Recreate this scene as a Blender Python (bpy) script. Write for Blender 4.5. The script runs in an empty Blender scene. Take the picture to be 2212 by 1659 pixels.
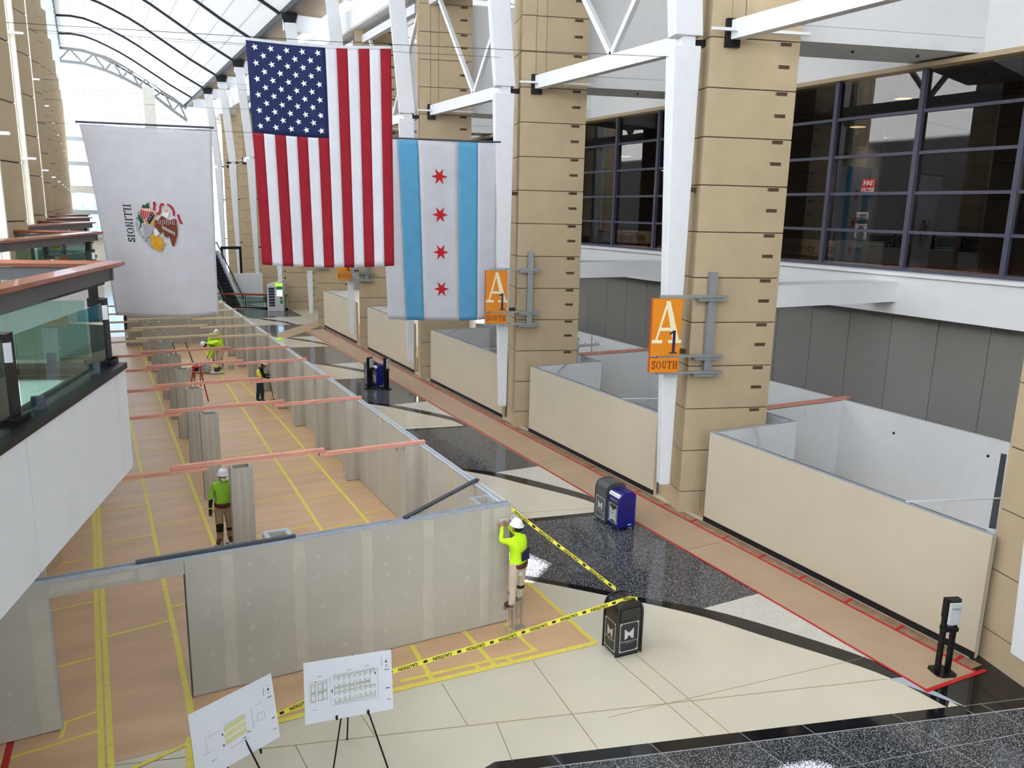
import bpy, bmesh, math, random
from mathutils import Vector, Matrix
random.seed(7)
C = bpy.context.scene.collection
sc = bpy.context.scene
PI = math.pi
# ------------------------------------------------------------------ camera, sky, exposure
FPX, YAW, PITCH, ROLL, PHI = 1716.18, math.radians(28.0506), math.radians(12.203), math.radians(1.2289), math.radians(-16.94)
CAMH = 8.0
F = Vector((math.sin(YAW)*math.cos(PITCH), math.cos(YAW)*math.cos(PITCH), -math.sin(PITCH)))
r0 = Vector((math.cos(YAW), -math.sin(YAW), 0)); u0 = r0.cross(F)
RR = math.cos(ROLL)*r0 + math.sin(ROLL)*u0; UU = -math.sin(ROLL)*r0 + math.cos(ROLL)*u0
cd = bpy.data.cameras.new('camera'); cd.sensor_width = 36; cd.lens = FPX/2212*36; cd.clip_end = 600; cd.clip_start = .05
cam = bpy.data.objects.new('camera', cd); C.objects.link(cam)
m = Matrix.Identity(4)
for i in range(3):
    m[i][0] = RR[i]; m[i][1] = UU[i]; m[i][2] = -F[i]
m[2][3] = CAMH
cam.matrix_world = m; sc.camera = cam
w = bpy.data.worlds.new('sky'); sc.world = w; w.use_nodes = True
bg = w.node_tree.nodes['Background']; bg.inputs[0].default_value = (.80, .90, 1.0, 1); bg.inputs[1].default_value = 2.4
sd = bpy.data.lights.new('sun', 'SUN'); sd.energy = 60.0; sd.angle = math.radians(.6); sd.color = (.95, .955, .96)
so = bpy.data.objects.new('sun', sd); C.objects.link(so); so.rotation_euler = Vector((-.5, .1, -.86)).to_track_quat('-Z', 'Y').to_euler()
vs = sc.view_settings; vs.view_transform = 'Standard'; vs.look = 'None'; vs.gamma = 1; vs.use_curve_mapping = False; vs.exposure = 0.3
sc.cycles.use_denoising = True; sc.cycles.max_bounces = 4; sc.cycles.diffuse_bounces = 3; sc.cycles.glossy_bounces = 2; sc.cycles.transparent_max_bounces = 8
sc.cycles.use_adaptive_sampling = True; sc.cycles.adaptive_threshold = .16; sc.cycles.adaptive_min_samples = 16
sc.cycles.caustics_reflective = False; sc.cycles.caustics_refractive = False; sc.cycles.sample_clamp_indirect = 6

# ------------------------------------------------------------------ materials
def lin(c):
    return tuple(((v/255)/12.92 if v/255 <= .04045 else ((v/255+.055)/1.055)**2.4) for v in c)
MATS = {}
def mat(name, col, rough=.6, metal=0, var=.06, scale=3, bump=0, bscale=60, spec=.4, coat=0, emis=0, trans=0, speck=None, coord='Object', streak=None):
    m = bpy.data.materials.new(name); m.use_nodes = True; nt = m.node_tree; N = nt.nodes; L = nt.links
    b = N['Principled BSDF']; c = lin(col)
    b.inputs['Roughness'].default_value = rough; b.inputs['Metallic'].default_value = metal
    b.inputs['Specular IOR Level'].default_value = spec; b.inputs['Coat Weight'].default_value = coat
    tc = N.new('ShaderNodeTexCoord'); out = tc.outputs[coord]
    if streak:
        mp = N.new('ShaderNodeMapping'); mp.inputs['Scale'].default_value = streak; L.new(out, mp.inputs[0]); out = mp.outputs[0]
    n = N.new('ShaderNodeTexNoise'); n.inputs['Scale'].default_value = scale; n.inputs['Detail'].default_value = 2; L.new(out, n.inputs['Vector'])
    r = N.new('ShaderNodeValToRGB'); e = r.color_ramp.elements
    e[0].position = .3; e[1].position = .7
    e[0].color = (*[v*(1-var) for v in c], 1); e[1].color = (*[min(1, v*(1+var)) for v in c], 1)
    L.new(n.outputs['Fac'], r.inputs[0]); colout = r.outputs[0]
    if speck:
        sc_, thr, scol = speck
        v = N.new('ShaderNodeTexVoronoi'); v.inputs['Scale'].default_value = sc_; L.new(tc.outputs[coord], v.inputs['Vector'])
        sr = N.new('ShaderNodeValToRGB'); sr.color_ramp.interpolation = 'LINEAR'
        sr.color_ramp.elements[0].position = thr; sr.color_ramp.elements[0].color = (1, 1, 1, 1)
        sr.color_ramp.elements[1].position = thr+.1; sr.color_ramp.elements[1].color = (0, 0, 0, 1)
        L.new(v.outputs['Distance'], sr.inputs[0])
        wn = N.new('ShaderNodeTexNoise'); wn.inputs['Scale'].default_value = sc_*.35; L.new(tc.outputs[coord], wn.inputs['Vector'])
        mm = N.new('ShaderNodeMath'); mm.operation = 'MULTIPLY'; L.new(sr.outputs[0], mm.inputs[0]); L.new(wn.outputs['Fac'], mm.inputs[1])
        mx = N.new('ShaderNodeMix'); mx.data_type = 'RGBA'; L.new(mm.outputs[0], mx.inputs[0]); L.new(colout, mx.inputs[6]); mx.inputs[7].default_value = (*lin(scol), 1)
        colout = mx.outputs[2]
    L.new(colout, b.inputs['Base Color'])
    if bump:
        bn = N.new('ShaderNodeTexNoise'); bn.inputs['Scale'].default_value = bscale; L.new(tc.outputs[coord], bn.inputs['Vector'])
        bp = N.new('ShaderNodeBump'); bp.inputs['Strength'].default_value = bump; bp.inputs['Distance'].default_value = .01
        L.new(bn.outputs['Fac'], bp.inputs['Height']); L.new(bp.outputs[0], b.inputs['Normal'])
    if emis:
        L.new(colout, b.inputs['Emission Color']); b.inputs['Emission Strength'].default_value = emis
    if trans:
        tr = N.new('ShaderNodeBsdfTranslucent'); L.new(colout, tr.inputs[0])
        ms = N.new('ShaderNodeMixShader'); ms.inputs[0].default_value = trans
        L.new(b.outputs[0], ms.inputs[1]); L.new(tr.outputs[0], ms.inputs[2]); L.new(ms.outputs[0], N['Material Output'].inputs[0])
    MATS[name] = m; return m
def glassmat(name, tint, gloss=.05, rough=.0):
    m = bpy.data.materials.new(name); m.use_nodes = True; nt = m.node_tree; N = nt.nodes; L = nt.links
    N.remove(N['Principled BSDF'])
    t = N.new('ShaderNodeBsdfTransparent'); g = N.new('ShaderNodeBsdfGlossy'); g.inputs['Roughness'].default_value = rough
    n = N.new('ShaderNodeTexNoise'); n.inputs['Scale'].default_value = .4
    r = N.new('ShaderNodeValToRGB'); c = lin(tint)
    r.color_ramp.elements[0].color = (*[v*.96 for v in c], 1); r.color_ramp.elements[1].color = (*c, 1)
    L.new(n.outputs['Fac'], r.inputs[0]); L.new(r.outputs[0], t.inputs[0])
    lw = N.new('ShaderNodeLayerWeight'); pw = N.new('ShaderNodeMath'); pw.operation = 'POWER'; pw.inputs[1].default_value = 5; L.new(lw.outputs['Facing'], pw.inputs[0])
    fr = N.new('ShaderNodeMath'); fr.operation = 'MULTIPLY_ADD'; fr.inputs[1].default_value = .85; fr.inputs[2].default_value = gloss; L.new(pw.outputs[0], fr.inputs[0])
    ms = N.new('ShaderNodeMixShader'); L.new(fr.outputs[0], ms.inputs[0]); L.new(t.outputs[0], ms.inputs[1]); L.new(g.outputs[0], ms.inputs[2])
    L.new(ms.outputs[0], N['Material Output'].inputs[0]); MATS[name] = m; return m
mat('stone', (194, 174, 142), .75, var=.05, scale=1.5, bump=.15, bscale=40)
mat('flange', (240, 234, 220), .6)
mat('stone_dark', (92, 76, 58), .9)
mat('white_paint', (232, 233, 236), .45, var=.02)
mat('white_bright', (240, 241, 242), .6, var=.015)
mat('roof_panel', (240, 241, 243), .7, var=.02, trans=.095)
mat('skylight', (252, 252, 252), .7, var=.01, trans=.14)
mat('light_grey_wall', (192, 192, 192), .7)
mat('rib', (36, 37, 40), .5)
mat('steel_white', (150, 152, 150), .5)
mat('beige_wall', (203, 192, 169), .65, var=.025, scale=.8)
mat('booth_inside', (230, 232, 233), .7, var=.02)
mat('drywall', (186, 180, 168), .85, var=.04, scale=1.2)
mat('joint_mud', (196, 189, 175), .85, var=.05, scale=4)
mat('mud_yellow', (196, 182, 138), .85, var=.05, scale=4)
mat('galv', (176, 184, 194), .4, metal=.3, var=.1, scale=8)
mat('galv_dark', (84, 90, 98), .4, metal=.6, var=.1)
mat('paper_brown', (206, 168, 130), .38, var=.1, scale=.9, bump=.12, bscale=2.5, streak=(.5, 2.2, 1), spec=.45)
mat('paper_path', (176, 150, 124), .45, var=.05, scale=1.1, bump=.1, bscale=3)
mat('plastic_strip', (150, 118, 94), .25, var=.15, scale=5, spec=.6)
mat('tape_yellow', (226, 208, 92), .45, var=.07, scale=9)
mat('tape_red', (186, 30, 34), .45, var=.1, scale=9)
mat('caution_yellow', (246, 236, 84), .4, var=.04)
mat('ink', (14, 14, 16), .6)
mat('ink_grey', (120, 122, 124), .7)
mat('floor_cream', (206, 197, 177), .13, var=.045, scale=.55, spec=.5, speck=(45, .12, (205, 188, 156)), coord='Generated' if False else 'Object')
mat('floor_dark', (44, 46, 51), .1, var=.18, scale=.8, spec=.5, speck=(48, .3, (215, 215, 217)))
mat('floor_black', (22, 22, 25), .07, var=.1, spec=.5)
mat('floor_speck', (206, 201, 190), .18, var=.04, spec=.5, speck=(34, .25, (110, 105, 98)))
mat('floor_greyblue', (168, 178, 188), .12, spec=.5)
mat('seam', (150, 132, 104), .6)
mat('seam_light', (150, 152, 152), .5)
mat('grey_panel', (136, 134, 130), .42, var=.035, scale=.5, spec=.5)
mat('mullion', (84, 84, 100), .45, metal=.2)
glassmat('glass_dark', (176, 176, 180), .06)
glassmat('glass_rail', (206, 228, 220), .05)
glassmat('glass_clear', (244, 247, 250), .04)
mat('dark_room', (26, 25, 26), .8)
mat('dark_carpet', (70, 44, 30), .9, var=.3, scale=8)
mat('black_metal', (11, 11, 13), .4, spec=.3)
mat('dark_grey', (27, 28, 30), .3, spec=.5, coat=.3)
mat('grey_bin', (78, 79, 80), .4, spec=.5)
mat('blue_bin', (6, 14, 116), .35, spec=.5, coat=.2)
mat('silver', (206, 210, 212), .35, metal=.3)
mat('wood_rail', (136, 66, 34), .3, var=.2, scale=5, streak=(1, 1, 8), coat=.4)
mat('rail_grey', (104, 104, 106), .4, metal=.4)
mat('lumber_pink', (224, 158, 138), .7, var=.14, scale=3, streak=(.6, 9, 9))
mat('lumber_cream', (222, 202, 166), .7, var=.1, scale=3, streak=(.6, 9, 9))
mat('orange', (236, 142, 10), .45, var=.03)
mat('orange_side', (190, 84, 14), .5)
mat('cream_letter', (250, 238, 196), .5, var=.02)
mat('navy', (34, 30, 70), .5)
mat('maroon', (112, 32, 24), .5)
mat('bracket', (152, 156, 158), .4, metal=.35)
mat('cloth_white', (234, 234, 240), .85, var=.03, scale=2, trans=.35)
mat('cloth_red', (150, 22, 38), .85, var=.08, scale=3, trans=.12)
mat('cloth_navy', (28, 38, 84), .85, var=.08, scale=3, trans=.08)
mat('cloth_blue', (104, 178, 220), .85, var=.05, scale=3, trans=.2)
mat('star_red', (196, 26, 36), .8)
mat('e_brown', (120, 58, 38), .8); mat('e_gold', (212, 158, 40), .8, var=.15, scale=12); mat('e_green', (20, 82, 58), .8)
mat('e_grey', (168, 168, 178), .8); mat('e_red', (178, 30, 44), .8); mat('e_pink', (240, 200, 200), .8)
mat('hivis', (202, 246, 26), .7, var=.06, scale=5); mat('lime', (150, 200, 50), .7, var=.06, scale=5)
mat('pants_khaki', (206, 190, 168), .8, var=.06, scale=6); mat('pants_tan', (160, 136, 104), .8, var=.08, scale=6); mat('jeans', (40, 52, 66), .8, var=.1, scale=6)
mat('skin', (176, 122, 96), .55, var=.05); mat('boot', (84, 42, 32), .6, var=.15); mat('hardhat', (236, 236, 238), .25, spec=.5, coat=.4)
mat('black_cloth', (18, 18, 22), .8); mat('mask_white', (232, 232, 232), .8)
mat('ladder_orange', (206, 62, 24), .5, var=.1)
mat('alu', (176, 172, 166), .35, metal=.7)
mat('sign_red', (186, 30, 30), .5); mat('sign_white', (236, 236, 236), .5); mat('board_white', (222, 223, 228), .5, var=.01)
mat('plan_olive', (150, 150, 110), .7); mat('plan_yellow', (214, 204, 96), .7)
mat('screen_blue', (196, 220, 250), .4, emis=1.6); mat('screen_green', (150, 240, 30), .4, emis=1.5); mat('kiosk', (204, 206, 200), .4); mat('kiosk_green', (40, 140, 70), .4); mat('shelf_navy', (34, 30, 70), .4)
mat('lamp_warm', (255, 236, 200), .4, emis=9); mat('lamp_disc', (255, 214, 150), .4, emis=3.5)
mat('building_blue', (150, 190, 236), .4); mat('concrete_white', (224, 222, 214), .6)
mat('yellow_wall', (206, 160, 50), .7); mat('bucket', (196, 196, 190), .5)

# ------------------------------------------------------------------ builders
class MB:
    def __init__(s): s.v = []; s.f = []; s.mi = []; s.cur = 0
    def add(s, vs, fs):
        o = len(s.v); s.v += [tuple(v) for v in vs]; s.f += [tuple(i+o for i in f) for f in fs]; s.mi += [s.cur]*len(fs); return s
    def box(s, x0, x1, y0, y1, z0, z1):
        return s.add([(x0,y0,z0),(x1,y0,z0),(x1,y1,z0),(x0,y1,z0),(x0,y0,z1),(x1,y0,z1),(x1,y1,z1),(x0,y1,z1)],
                     [(0,3,2,1),(4,5,6,7),(0,1,5,4),(1,2,6,5),(2,3,7,6),(3,0,4,7)])
    def hexa(s, b, t):
        return s.add(list(b)+list(t), [(0,3,2,1),(4,5,6,7),(0,1,5,4),(1,2,6,5),(2,3,7,6),(3,0,4,7)])
    def prism(s, poly, z0, z1):          # poly in xy, counter-clockwise
        n = len(poly)
        a = sum(poly[i][0]*poly[(i+1)%n][1]-poly[(i+1)%n][0]*poly[i][1] for i in range(n))
        if a < 0: poly = poly[::-1]
        return s.add([(p[0],p[1],z0) for p in poly]+[(p[0],p[1],z1) for p in poly],
                     [tuple(range(n-1,-1,-1)), tuple(range(n,2*n))]+[(i,(i+1)%n,n+(i+1)%n,n+i) for i in range(n)])
    def plate(s, poly, o, ex, ey, d):    # poly in a plane o+a*ex+b*ey, thickness d along ex x ey
        o = Vector(o); ex = Vector(ex); ey = Vector(ey); nrm = ex.cross(ey).normalized()*d; n = len(poly)
        a = sum(poly[i][0]*poly[(i+1)%n][1]-poly[(i+1)%n][0]*poly[i][1] for i in range(n))
        if a < 0: poly = poly[::-1]
        P = [o+ex*p[0]+ey*p[1] for p in poly]
        return s.add(P+[p+nrm for p in P], [tuple(range(n-1,-1,-1)), tuple(range(n,2*n))]+[(i,(i+1)%n,n+(i+1)%n,n+i) for i in range(n)])
    def bar(s, p, q, w, h=None, up=(0,0,1)):
        p = Vector(p); q = Vector(q); h = h or w; d = (q-p).normalized(); up = Vector(up)
        if abs(d.dot(up)) > .98: up = Vector((0,1,0))
        a = d.cross(up).normalized()*w/2; b = a.cross(d).normalized()*h/2
        return s.add([p-a-b,p+a-b,p+a+b,p-a+b,q-a-b,q+a-b,q+a+b,q-a+b], [(0,3,2,1),(4,5,6,7),(0,1,5,4),(1,2,6,5),(2,3,7,6),(3,0,4,7)])
    def tube(s, pts, r, n=8, r2=None):
        pts = [Vector(p) for p in pts]; rings = []; o = len(s.v); V = []
        for i, p in enumerate(pts):
            d = (pts[min(i+1,len(pts)-1)]-pts[max(i-1,0)]).normalized(); up = Vector((0,0,1)) if abs(d.z) < .95 else Vector((1,0,0))
            a = d.cross(up).normalized(); b = a.cross(d)
            rr = r if r2 is None else r+(r2-r)*i/(len(pts)-1)
            V += [p+a*math.cos(2*PI*k/n)*rr+b*math.sin(2*PI*k/n)*rr for k in range(n)]
        fs = [(i*n+k, i*n+(k+1)%n, (i+1)*n+(k+1)%n, (i+1)*n+k) for i in range(len(pts)-1) for k in range(n)]
        fs += [tuple(range(n-1,-1,-1)), tuple((len(pts)-1)*n+k for k in range(n))]
        return s.add(V, fs)
    def lathe(s, prof, c=(0,0,0), n=16, sx=1, sy=1):
        V = [(c[0]+sx*r*math.cos(2*PI*k/n), c[1]+sy*r*math.sin(2*PI*k/n), c[2]+z) for r, z in prof for k in range(n)]
        fs = [(i*n+k, i*n+(k+1)%n, (i+1)*n+(k+1)%n, (i+1)*n+k) for i in range(len(prof)-1) for k in range(n)]
        fs += [tuple(range(n-1,-1,-1)), tuple((len(prof)-1)*n+k for k in range(n))]
        return s.add(V, fs)
    def ball(s, c, rx, ry, rz, n=12, k=8):
        prof = [(max(1e-4, math.sin(PI*i/k)), -math.cos(PI*i/k)) for i in range(k+1)]
        o = len(s.v); s.lathe(prof, n=n)
        for i in range(o, len(s.v)):
            x, y, z = s.v[i]; s.v[i] = (c[0]+x*rx, c[1]+y*ry, c[2]+z*rz)
        return s
    def mesh(s, name, mats, smooth=False):
        me = bpy.data.meshes.new(name); me.from_pydata(s.v, [], s.f); me.update()
        if not isinstance(mats, (list, tuple)): mats = [mats]
        for mn in mats: me.materials.append(MATS[mn])
        me.polygons.foreach_set('material_index', s.mi)
        if smooth: me.polygons.foreach_set('use_smooth', [True]*len(me.polygons))
        return me
    def build(s, name, mats, parent=None, smooth=False, bevel=0):
        ob = link(name, s.mesh(name, mats, smooth), parent)
        if bevel:
            b = ob.modifiers.new('b', 'BEVEL'); b.width = bevel; b.segments = 2; b.limit_method = 'ANGLE'
        return ob
def link(name, data, parent=None):
    ob = bpy.data.objects.new(name, data); C.objects.link(ob)
    if parent: ob.parent = parent
    return ob
def tag(o, label=None, cat=None, group=None, kind=None):
    if label: o['label'] = label
    if cat: o['category'] = cat
    if group: o['group'] = group
    if kind: o['kind'] = kind
    return o
def thing(name, label, cat, loc=(0,0,0), rz=0, group=None):
    o = link(name, None); o.location = loc; o.rotation_euler = (0,0,rz); return tag(o, label, cat, group)
def part(name, mats, parent, f, **k):
    b = MB(); f(b); return b.build(name, mats, parent, **k)
def boxp(name, mt, parent, *a, **k): return MB().box(*a).build(name, mt, parent, **k)
def copy_tree(o, parent=None, label=None, name=None):
    c = o.copy(); C.objects.link(c); c.parent = parent
    if label: c['label'] = label
    for ch in list(o.children): copy_tree(ch, c)
    return c
def struct(o): o['kind'] = 'structure'; return o
XP = Vector((math.cos(PHI), math.sin(PHI), 0)); YP = Vector((-math.sin(PHI), math.cos(PHI), 0))
def G(a, b, z=0): return XP*a+YP*b+Vector((0,0,z))
ORD = ['nearest', 'second', 'third', 'fourth', 'fifth', 'sixth', 'seventh', 'eighth', 'ninth', 'tenth', 'eleventh', 'twelfth']
_tc = {}
def text_mesh(txt, size, mt, depth=.004, bold=0):
    k = (txt, size, mt)
    if k in _tc: return _tc[k]
    cu = bpy.data.curves.new('t', 'FONT'); cu.body = txt; cu.size = size; cu.extrude = depth; cu.align_x = 'CENTER'; cu.align_y = 'CENTER'; cu.resolution_u = 2; cu.offset = bold
    ob = bpy.data.objects.new('t', cu); C.objects.link(ob)
    dg = bpy.context.evaluated_depsgraph_get(); me = bpy.data.meshes.new_from_object(ob.evaluated_get(dg))
    bpy.data.objects.remove(ob); bpy.data.curves.remove(cu)
    me.materials.clear(); me.materials.append(MATS[mt]); _tc[k] = me; return me
def put_text(name, txt, size, mt, o, ex, ey, parent=None, depth=.004, bold=0):
    me = text_mesh(txt, size, mt, depth, bold); ob = link(name, me, parent)
    ex = Vector(ex).normalized(); ey = Vector(ey).normalized(); ez = ex.cross(ey)
    mm = Matrix.Identity(4)
    for i in range(3): mm[i][0] = ex[i]; mm[i][1] = ey[i]; mm[i][2] = ez[i]; mm[i][3] = o[i]
    ob.matrix_local = mm; return ob
def ring(cx, cy, ro, ri, a0, a1, n=14, sx=1):     # list of quads approximating an arc stroke
    out = []
    for i in range(n):
        a = math.radians(a0+(a1-a0)*i/n); b = math.radians(a0+(a1-a0)*(i+1)/n)
        out.append([(cx+sx*ri*math.cos(a), cy+ri*math.sin(a)), (cx+sx*ro*math.cos(a), cy+ro*math.sin(a)), (cx+sx*ro*math.cos(b), cy+ro*math.sin(b)), (cx+sx*ri*math.cos(b), cy+ri*math.sin(b))])
    return out
def R_(x0, y0, x1, y1): return [(x0,y0),(x1,y0),(x1,y1),(x0,y1)]
SERIF = {   # unit-height serif glyphs, lists of polygons, and their width
 'I': (.34, [R_(.12,0,.22,1), R_(.02,0,.32,.04), R_(.02,.96,.32,1)]),
 'L': (.6, [R_(.12,0,.22,1), R_(.02,.96,.32,1), R_(.02,0,.56,.05), [(.5,0),(.58,0),(.6,.26),(.56,.26)]]),
 'T': (.64, [R_(.27,0,.37,1), R_(.17,0,.47,.04), R_(.03,.95,.61,1), [(.0,.74),(.04,.74),(.09,1),(.03,1)], [(.6,.74),(.64,.74),(.61,1),(.55,1)]]),
 'H': (.78, [R_(.12,0,.22,1), R_(.56,0,.66,1), R_(.22,.48,.56,.54), R_(.03,0,.31,.04), R_(.03,.96,.31,1), R_(.47,0,.75,.04), R_(.47,.96,.75,1)]),
 'U': (.74, [R_(.12,.3,.22,1), R_(.56,.3,.61,1), R_(.03,.96,.31,1), R_(.47,.96,.7,1)]+ring(.365,.3,.245,.16,180,360)),
 'N': (.76, [R_(.12,0,.17,1), R_(.58,0,.63,1), [(.1,1),(.22,1),(.63,0),(.58,0)], R_(.03,0,.27,.04), R_(.48,.96,.74,1), R_(.03,.96,.17,1)]),
 'O': (.78, [[(.39+.37*math.cos(a)*1, .5+.5*math.sin(a)), (.39+.37*math.cos(b), .5+.5*math.sin(b)), (.39+.26*math.cos(b), .5+.455*math.sin(b)), (.39+.26*math.cos(a), .5+.455*math.sin(a))] for a, b in [(2*PI*i/20, 2*PI*(i+1)/20) for i in range(20)]]),
 'S': (.54, ring(.27,.74,.26,.17,20,270)+ring(.27,.26,.26,.17,-160,90)+[R_(.47,.7,.51,.98), R_(.02,.02,.06,.3)]),
 'A': (1.0, [[(.44,1),(.6,1),(.96,.06),(.72,.06)], [(.44,1),(.5,.93),(.19,.06),(.12,.06)], R_(.24,.3,.68,.36), R_(.0,0,.34,.06), R_(.6,0,1.04,.06)]),
 '1': (.4, [R_(.16,.04,.28,1), R_(.04,0,.4,.05), [(.0,.86),(.02,.81),(.16,.88),(.18,1)]]),
}
def fatp(p, f):
    cx = sum(q[0] for q in p)/len(p); cy = sum(q[1] for q in p)/len(p)
    return [(q[0]+(f if q[0] > cx else -f), q[1]+(f*.5 if q[1] > cy else -f*.5)) for q in p]
def serif(b, txt, h, cx, cy, o, ex, ey, d, gap=.1, wf=1.0, fat=0):
    W = sum(SERIF[c][0]*wf for c in txt)+gap*(len(txt)-1); x = cx-W*h/2
    for c in txt:
        wd, polys = SERIF[c]
        for i_, p in enumerate(polys): b.plate([(x+q[0]*h*wf, cy-h/2+q[1]*h) for q in (fatp(p, fat) if fat else p)], o, ex, ey, d+i_*.0001)
        x += (wd*wf+gap)*h
# ------------------------------------------------------------------ floor
floor = struct(boxp('floor', 'floor_cream', None, -30, 32, -42, 125, -.3, 0))
def inlay(name, mt, poly, z): return MB().prism(poly, -.02, z).build(name, mt, floor)
def qsp(pts, n=6):      # smooth polyline through points
    out = []
    for i in range(len(pts)-1):
        p0 = pts[max(i-1,0)]; p1 = pts[i]; p2 = pts[i+1]; p3 = pts[min(i+2,len(pts)-1)]
        for k in range(n):
            t = k/n
            out.append(tuple(.5*((2*p1[j])+(-p0[j]+p2[j])*t+(2*p0[j]-5*p1[j]+4*p2[j]-p3[j])*t*t+(-p0[j]+3*p1[j]-3*p2[j]+p3[j])*t**3) for j in (0,1)))
    return out+[pts[-1]]
ARC_U = [(6.9,15.7),(8.26,14.36),(9.87,12.5),(10.78,11.52),(11.5,10.35),(12.3,8.6),(12.5,7.2)]
ARC_L = [(6.6,15.6),(8.01,14.31),(9.25,12.9),(10.43,11.42),(11.1,10.15),(12.02,8.3),(12.2,7.05)]
DT = [(6.9,17.72),(14.0,16.42)]
for k in range(0, 9):
    dy = 9.7*k
    sh = lambda P: [(p[0], p[1]+dy) for p in P]
    au = qsp(ARC_U); al = qsp(ARC_L)
    cut = [p for p in au if p[1] >= 11.5]
    lowU = [p for p in au if p[1] <= 11.53]
    inlay('floor_panel', 'floor_dark', sh(cut+[(14.0,11.52),(14.0,16.42),(6.9,17.72)]), .0015)
    inlay('floor_band', 'floor_black', sh([(6.9,17.72),(6.9,17.95),(14.0,16.65),(14.0,16.42)]), .0018)
    inlay('floor_panel', 'floor_speck', sh(lowU+[(14.0,7.2),(14.0,11.5)]), .0012)
    inlay('floor_band', 'floor_black', sh(au+al[::-1]), .002)
# crosswise dark area near the viewer
def ln(x): return 9.19-.289*(x-4.83)
inlay('floor_band', 'floor_black', [(4.75,ln(4.75)),(12.42,ln(12.42)),(12.42,ln(12.42)-.26),(4.3,ln(4.3)-.26)], .003)
inlay('floor_panel', 'floor_dark', [(4.3,ln(4.3)-.27),(14.3,ln(14.3)-.27),(14.3,-12),(2.2,-12),(2.2,6.5)], .0025)
inlay('floor_panel', 'floor_black', [(12.34,7.9),(13.2,7.6),(14.35,7.95),(14.35,ln(14.3)-.25),(12.44,ln(12.44)-.25)], .0028)
inlay('floor_panel', 'floor_greyblue', [(12.04,8.06),(12.38,7.97),(12.5,6.9)], .0034)
# joints of the cream terrazzo
def seam(p, q, wd=.014, mt='seam', z=.0032):
    p = Vector((*p,0)); q = Vector((*q,0)); d = (q-p).normalized(); a = Vector((-d.y,d.x,0))*wd/2
    MB().prism([tuple((p-a)[:2]),tuple((q-a)[:2]),tuple((q+a)[:2]),tuple((p+a)[:2])], -.01, z).build('floor_joint', mt, floor)
seam((-.5,11.67),(12.02,8.07)); seam((6.6,11.35),(6.3,8.76)); seam((8.0,10.7),(7.98,8.28)); seam((8.43,10.7),(8.4,8.16)); seam((5.2,10.05),(5.0,9.12)); seam((2.2,10.9),(2.3,9.3));
seam((6.9,9.35),(12.4,8.72), .009); seam((4.83,11.4),(4.75,10.16)); seam((3.3,11.4),(3.35,10.6))
for x in (5.6,7.1,8.55,9.6,11.2,12.8): seam((x,ln(x)),(x+.12,ln(x)-1.9), .012, 'seam_light')
seam((4.1,ln(4.1)-.265),(14.2,ln(14.2)-.265), .02, 'seam_light'); seam((3.9,8.0),(13.0,6.0), .01, 'seam_light'); seam((12.5,6.95),(13.9,6.55), .01, 'seam_light')
for k in range(1, 6):
    seam((7.0,18.6+9.7*k-9.7),(14,16.7+9.7*k-9.7+.1)); seam((9.9,17.2+9.7*(k-1)),(9.9,21.2+9.7*(k-1)))

# ------------------------------------------------------------------ paper on the floor with tape
Zp = .006
pap = thing('floor_paper', 'brown protective floor paper taped with yellow strips inside drywall enclosure', 'floor paper')
xs = [-6, -.35, .93, 2.2, 4.75, 5.98, 8.0]
for i in range(len(xs)-1):
    y0, y1 = (11.5, 54) if i < 5 else (11.42, 14.3)
    if i == 5:
        MB().prism([(5.98,11.44),(8.0,11.38),(8.04,14.25),(6.95,14.3),(6.95,51),(5.98,51)], -.002, Zp-.001).build('paper_sheet', 'paper_brown', pap)
    else:
        MB().prism([(xs[i],y0+.04*(5-i)),(xs[i+1],y0+.04*(4-i)),(xs[i+1],y1),(xs[i],y1)], -.002, Zp-.0002*(i%2)).build('paper_sheet', 'paper_brown', pap)
TN = [0]
def tape(parent, p, q, wd=.075, mt='tape_yellow', z=Zp+.002, nm='tape_strip'):
    TN[0] += 1; z += (TN[0] % 40)*.00012
    p = Vector((*p,0)); q = Vector((*q,0)); d = (q-p); n = max(1, int(d.length/3)); dd = d.normalized(); a = Vector((-dd.y,dd.x,0))
    L = []; Rr = []
    for i in range(n+1):
        c = p+d*i/n; j = random.uniform(-.008,.008); L.append(tuple((c+a*(wd/2+j))[:2])); Rr.append(tuple((c-a*(wd/2-j))[:2]))
    return MB().prism(L+Rr[::-1], z-.004, z).build(nm, mt, parent)
for (p, q, wd) in [((-.42,10.9),(-.36,40),.09),((-.3,10.9),(-.27,40),.09),((.885,12.0),(.96,50),.09),((2.12,14),(2.26,50),.09),((4.55,13),(5.5,49.8),.09),((5.86,13),(6.02,30),.09),((6.02,30),(5.85,38),.09),
                   ((4.8,12.8),(4.72,11.6),.09),((5.9,12.85),(5.9,11.5),.09),((.9,12.9),(.86,11.7),.09),((-1.72,11.0),(-1.62,12.9),.1)]:
    tape(pap, p, q, wd, 'tape_red' if p[0] < -1.5 else 'tape_yellow', Zp+.0025)
for k in range(16):
    y = 12.05+2.33*k
    if k > 0 and k != 0: tape(pap, (-.3,y+1.2),(.9,y+1.32), .06)
    if k > 0: tape(pap, (.93,y+1.9),(2.2,y+2.0), .06)
    if k > 1: tape(pap, (2.25,y+.1),(4.5+.025*(y-12),y+.35), .055)
    if k > 1: tape(pap, (4.65+.025*(y-12),y-.1),(5.95,y+.12), .055)
    if k > 1: tape(pap, (5.98,y+.5),(6.8,y+.6), .055)
    tape(pap, (-3.5,y+.2),(-.4,y+.5), .055)
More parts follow.
